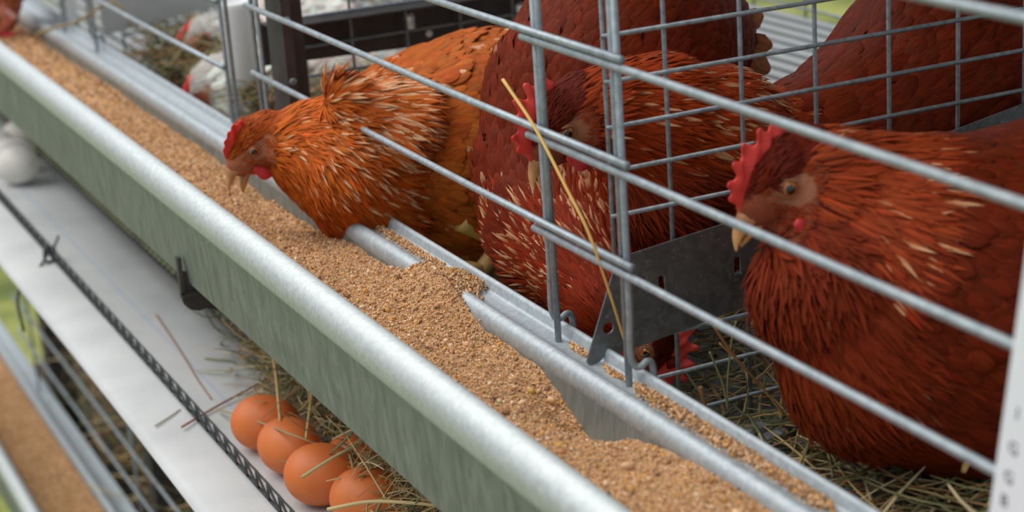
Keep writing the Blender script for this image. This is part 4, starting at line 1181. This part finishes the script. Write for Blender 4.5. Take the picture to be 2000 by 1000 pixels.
stalk('pale straw stub hanging down over the farthest brown egg', [(-0.4455, -0.0689, -0.1850), (-0.3986, -0.0824, -0.1880), (-0.3390, -0.1011, -0.1970)], 0.0016, (0.62, 0.44, 0.20), group=GS)
stalk('folded pale straw hanging between the brown eggs and the trough', [(-0.3767, -0.0609, -0.1900), (-0.3372, -0.0784, -0.1930), (-0.2891, -0.0986, -0.1930)], 0.0015, (0.60, 0.42, 0.19), group=GS)
stalk('small green hay blade lying on the belt near the inner stem', [(-0.6100, -0.0805, -0.2385), (-0.5969, -0.0708, -0.2380), (-0.5865, -0.0604, -0.2385)], 0.0011, (0.30, 0.33, 0.18), group=GS)
stalk('dry grey stalk lying across the outer white edge of the belt', [(-0.4904, -0.1580, -0.2405), (-0.5005, -0.1438, -0.2400), (-0.5099, -0.1317, -0.2395)], 0.0009, (0.36, 0.30, 0.22), group=GS)
stalk('straw at the bottom edge across the nearest brown egg', [(-0.1758, -0.1250, -0.1960), (-0.1593, -0.1025, -0.1900), (-0.1348, -0.0838, -0.1860), (-0.1114, -0.0622, -0.1860)], 0.0017, (0.60, 0.45, 0.22), group=GS)
stalk('green blade of hay bent over the third brown egg', [(-0.2528, -0.1159, -0.2050), (-0.2403, -0.1005, -0.1920), (-0.2398, -0.0814, -0.1860), (-0.2567, -0.0638, -0.1900)], 0.0014, (0.42, 0.40, 0.20), group=GS)
stalk('blurred dry stem arching over the trough at the top left', [(-1.2858, -0.0550, -0.0585), (-1.2288, -0.0450, -0.0440), (-1.1738, -0.0300, -0.0308), (-1.0718, -0.0200, -0.0005), (-1.0526, -0.0100, 0.0006), (-1.0479, 0.0000, -0.0218)], 0.0022, (0.30, 0.24, 0.10), group=GS)

# grey plastic clip on the floor behind the rail
c0 = (0.0350, 0.0702, -0.1143)
b = MB()
x, y, z = c0
b.box((x-0.011, y-0.008, z-0.014), (x+0.011, y+0.008, z-0.004))
b.prism([(y-0.009, z-0.004), (y+0.009, z-0.002), (y+0.009, z+0.001), (y-0.009, z-0.001)], 'X', x-0.012, x+0.012)
for dx in (-0.008, 0.0, 0.008):
    b.box((x+dx-0.002, y-0.010, z-0.010), (x+dx+0.002, y-0.007, z-0.003))
b.box((x-0.004, y-0.003, z+0.000), (x+0.004, y+0.004, z+0.004))
b.box((x-0.012, y+0.008, z-0.012), (x+0.012, y+0.09, z-0.008))
o = tag(b.build('plastic_clip', M_GREYPL, origin=(x, y, z-0.014), smooth=False), 'grey plastic floor clip in the hay behind the rail', 'clip')
md = o.modifiers.new('bevel', 'BEVEL'); md.width = 0.0008; md.segments = 2

# ================================================================== WHITE CARD
A = np.array((0.3746, -0.0290, 0.0880)); Bq = np.array((0.3582, -0.0290, -0.0090))
dn = nrm(Bq - A); rt = np.array((-dn[2]*1.0, 0.0, dn[0]*1.0))
if rt[0] < 0: rt = -rt
A2 = A - dn*0.02
b = MB(); Wc, Hc = 0.105, 0.20
pts = [A2, A2 + rt*Wc, A2 + rt*Wc + dn*Hc, A2 + dn*Hc]
b.prism([(p[0], p[2]) for p in pts], 'Y', -0.0300, -0.0280)
card = tag(b.build('sign_card', M_PAPER, origin=tuple(A2 + dn*Hc), smooth=False), 'white card with lines of small black print at the right edge', 'sign')
def text_mesh(body, size):
    cu = bpy.data.curves.new('t', 'FONT'); cu.body = body; cu.size = size; cu.extrude = 0.00005; cu.offset = size*0.012
    ob = bpy.data.objects.new('t', cu); COL.objects.link(ob)
    dg = bpy.context.evaluated_depsgraph_get(); me = bpy.data.meshes.new_from_object(ob.evaluated_get(dg))
    V = np.array([v.co[:] for v in me.vertices]); F = [tuple(p.vertices) for p in me.polygons]
    bpy.data.objects.remove(ob); bpy.data.meshes.remove(me)
    return V, F
for (tx, sx, dz) in (('1', 0.0055, 0.072), ('G', 0.0052, 0.087), ('G', 0.0050, 0.100), ('B', 0.0050, 0.111), ('Gu', 0.0050, 0.122), ('Ger', 0.0050, 0.1335), ('Ger', 0.0050, 0.1445), ('M', 0.0050, 0.155)):
    V, F = text_mesh(tx, 0.0075)
    Q = A2[None] + rt[None]*(sx + V[:, :1]) + dn[None]*(dz - V[:, 1:2])
    Q[:, 1] = -0.03005 - V[:, 2]
    mk('print_line', Q, F, M_INK, card, smooth=False)
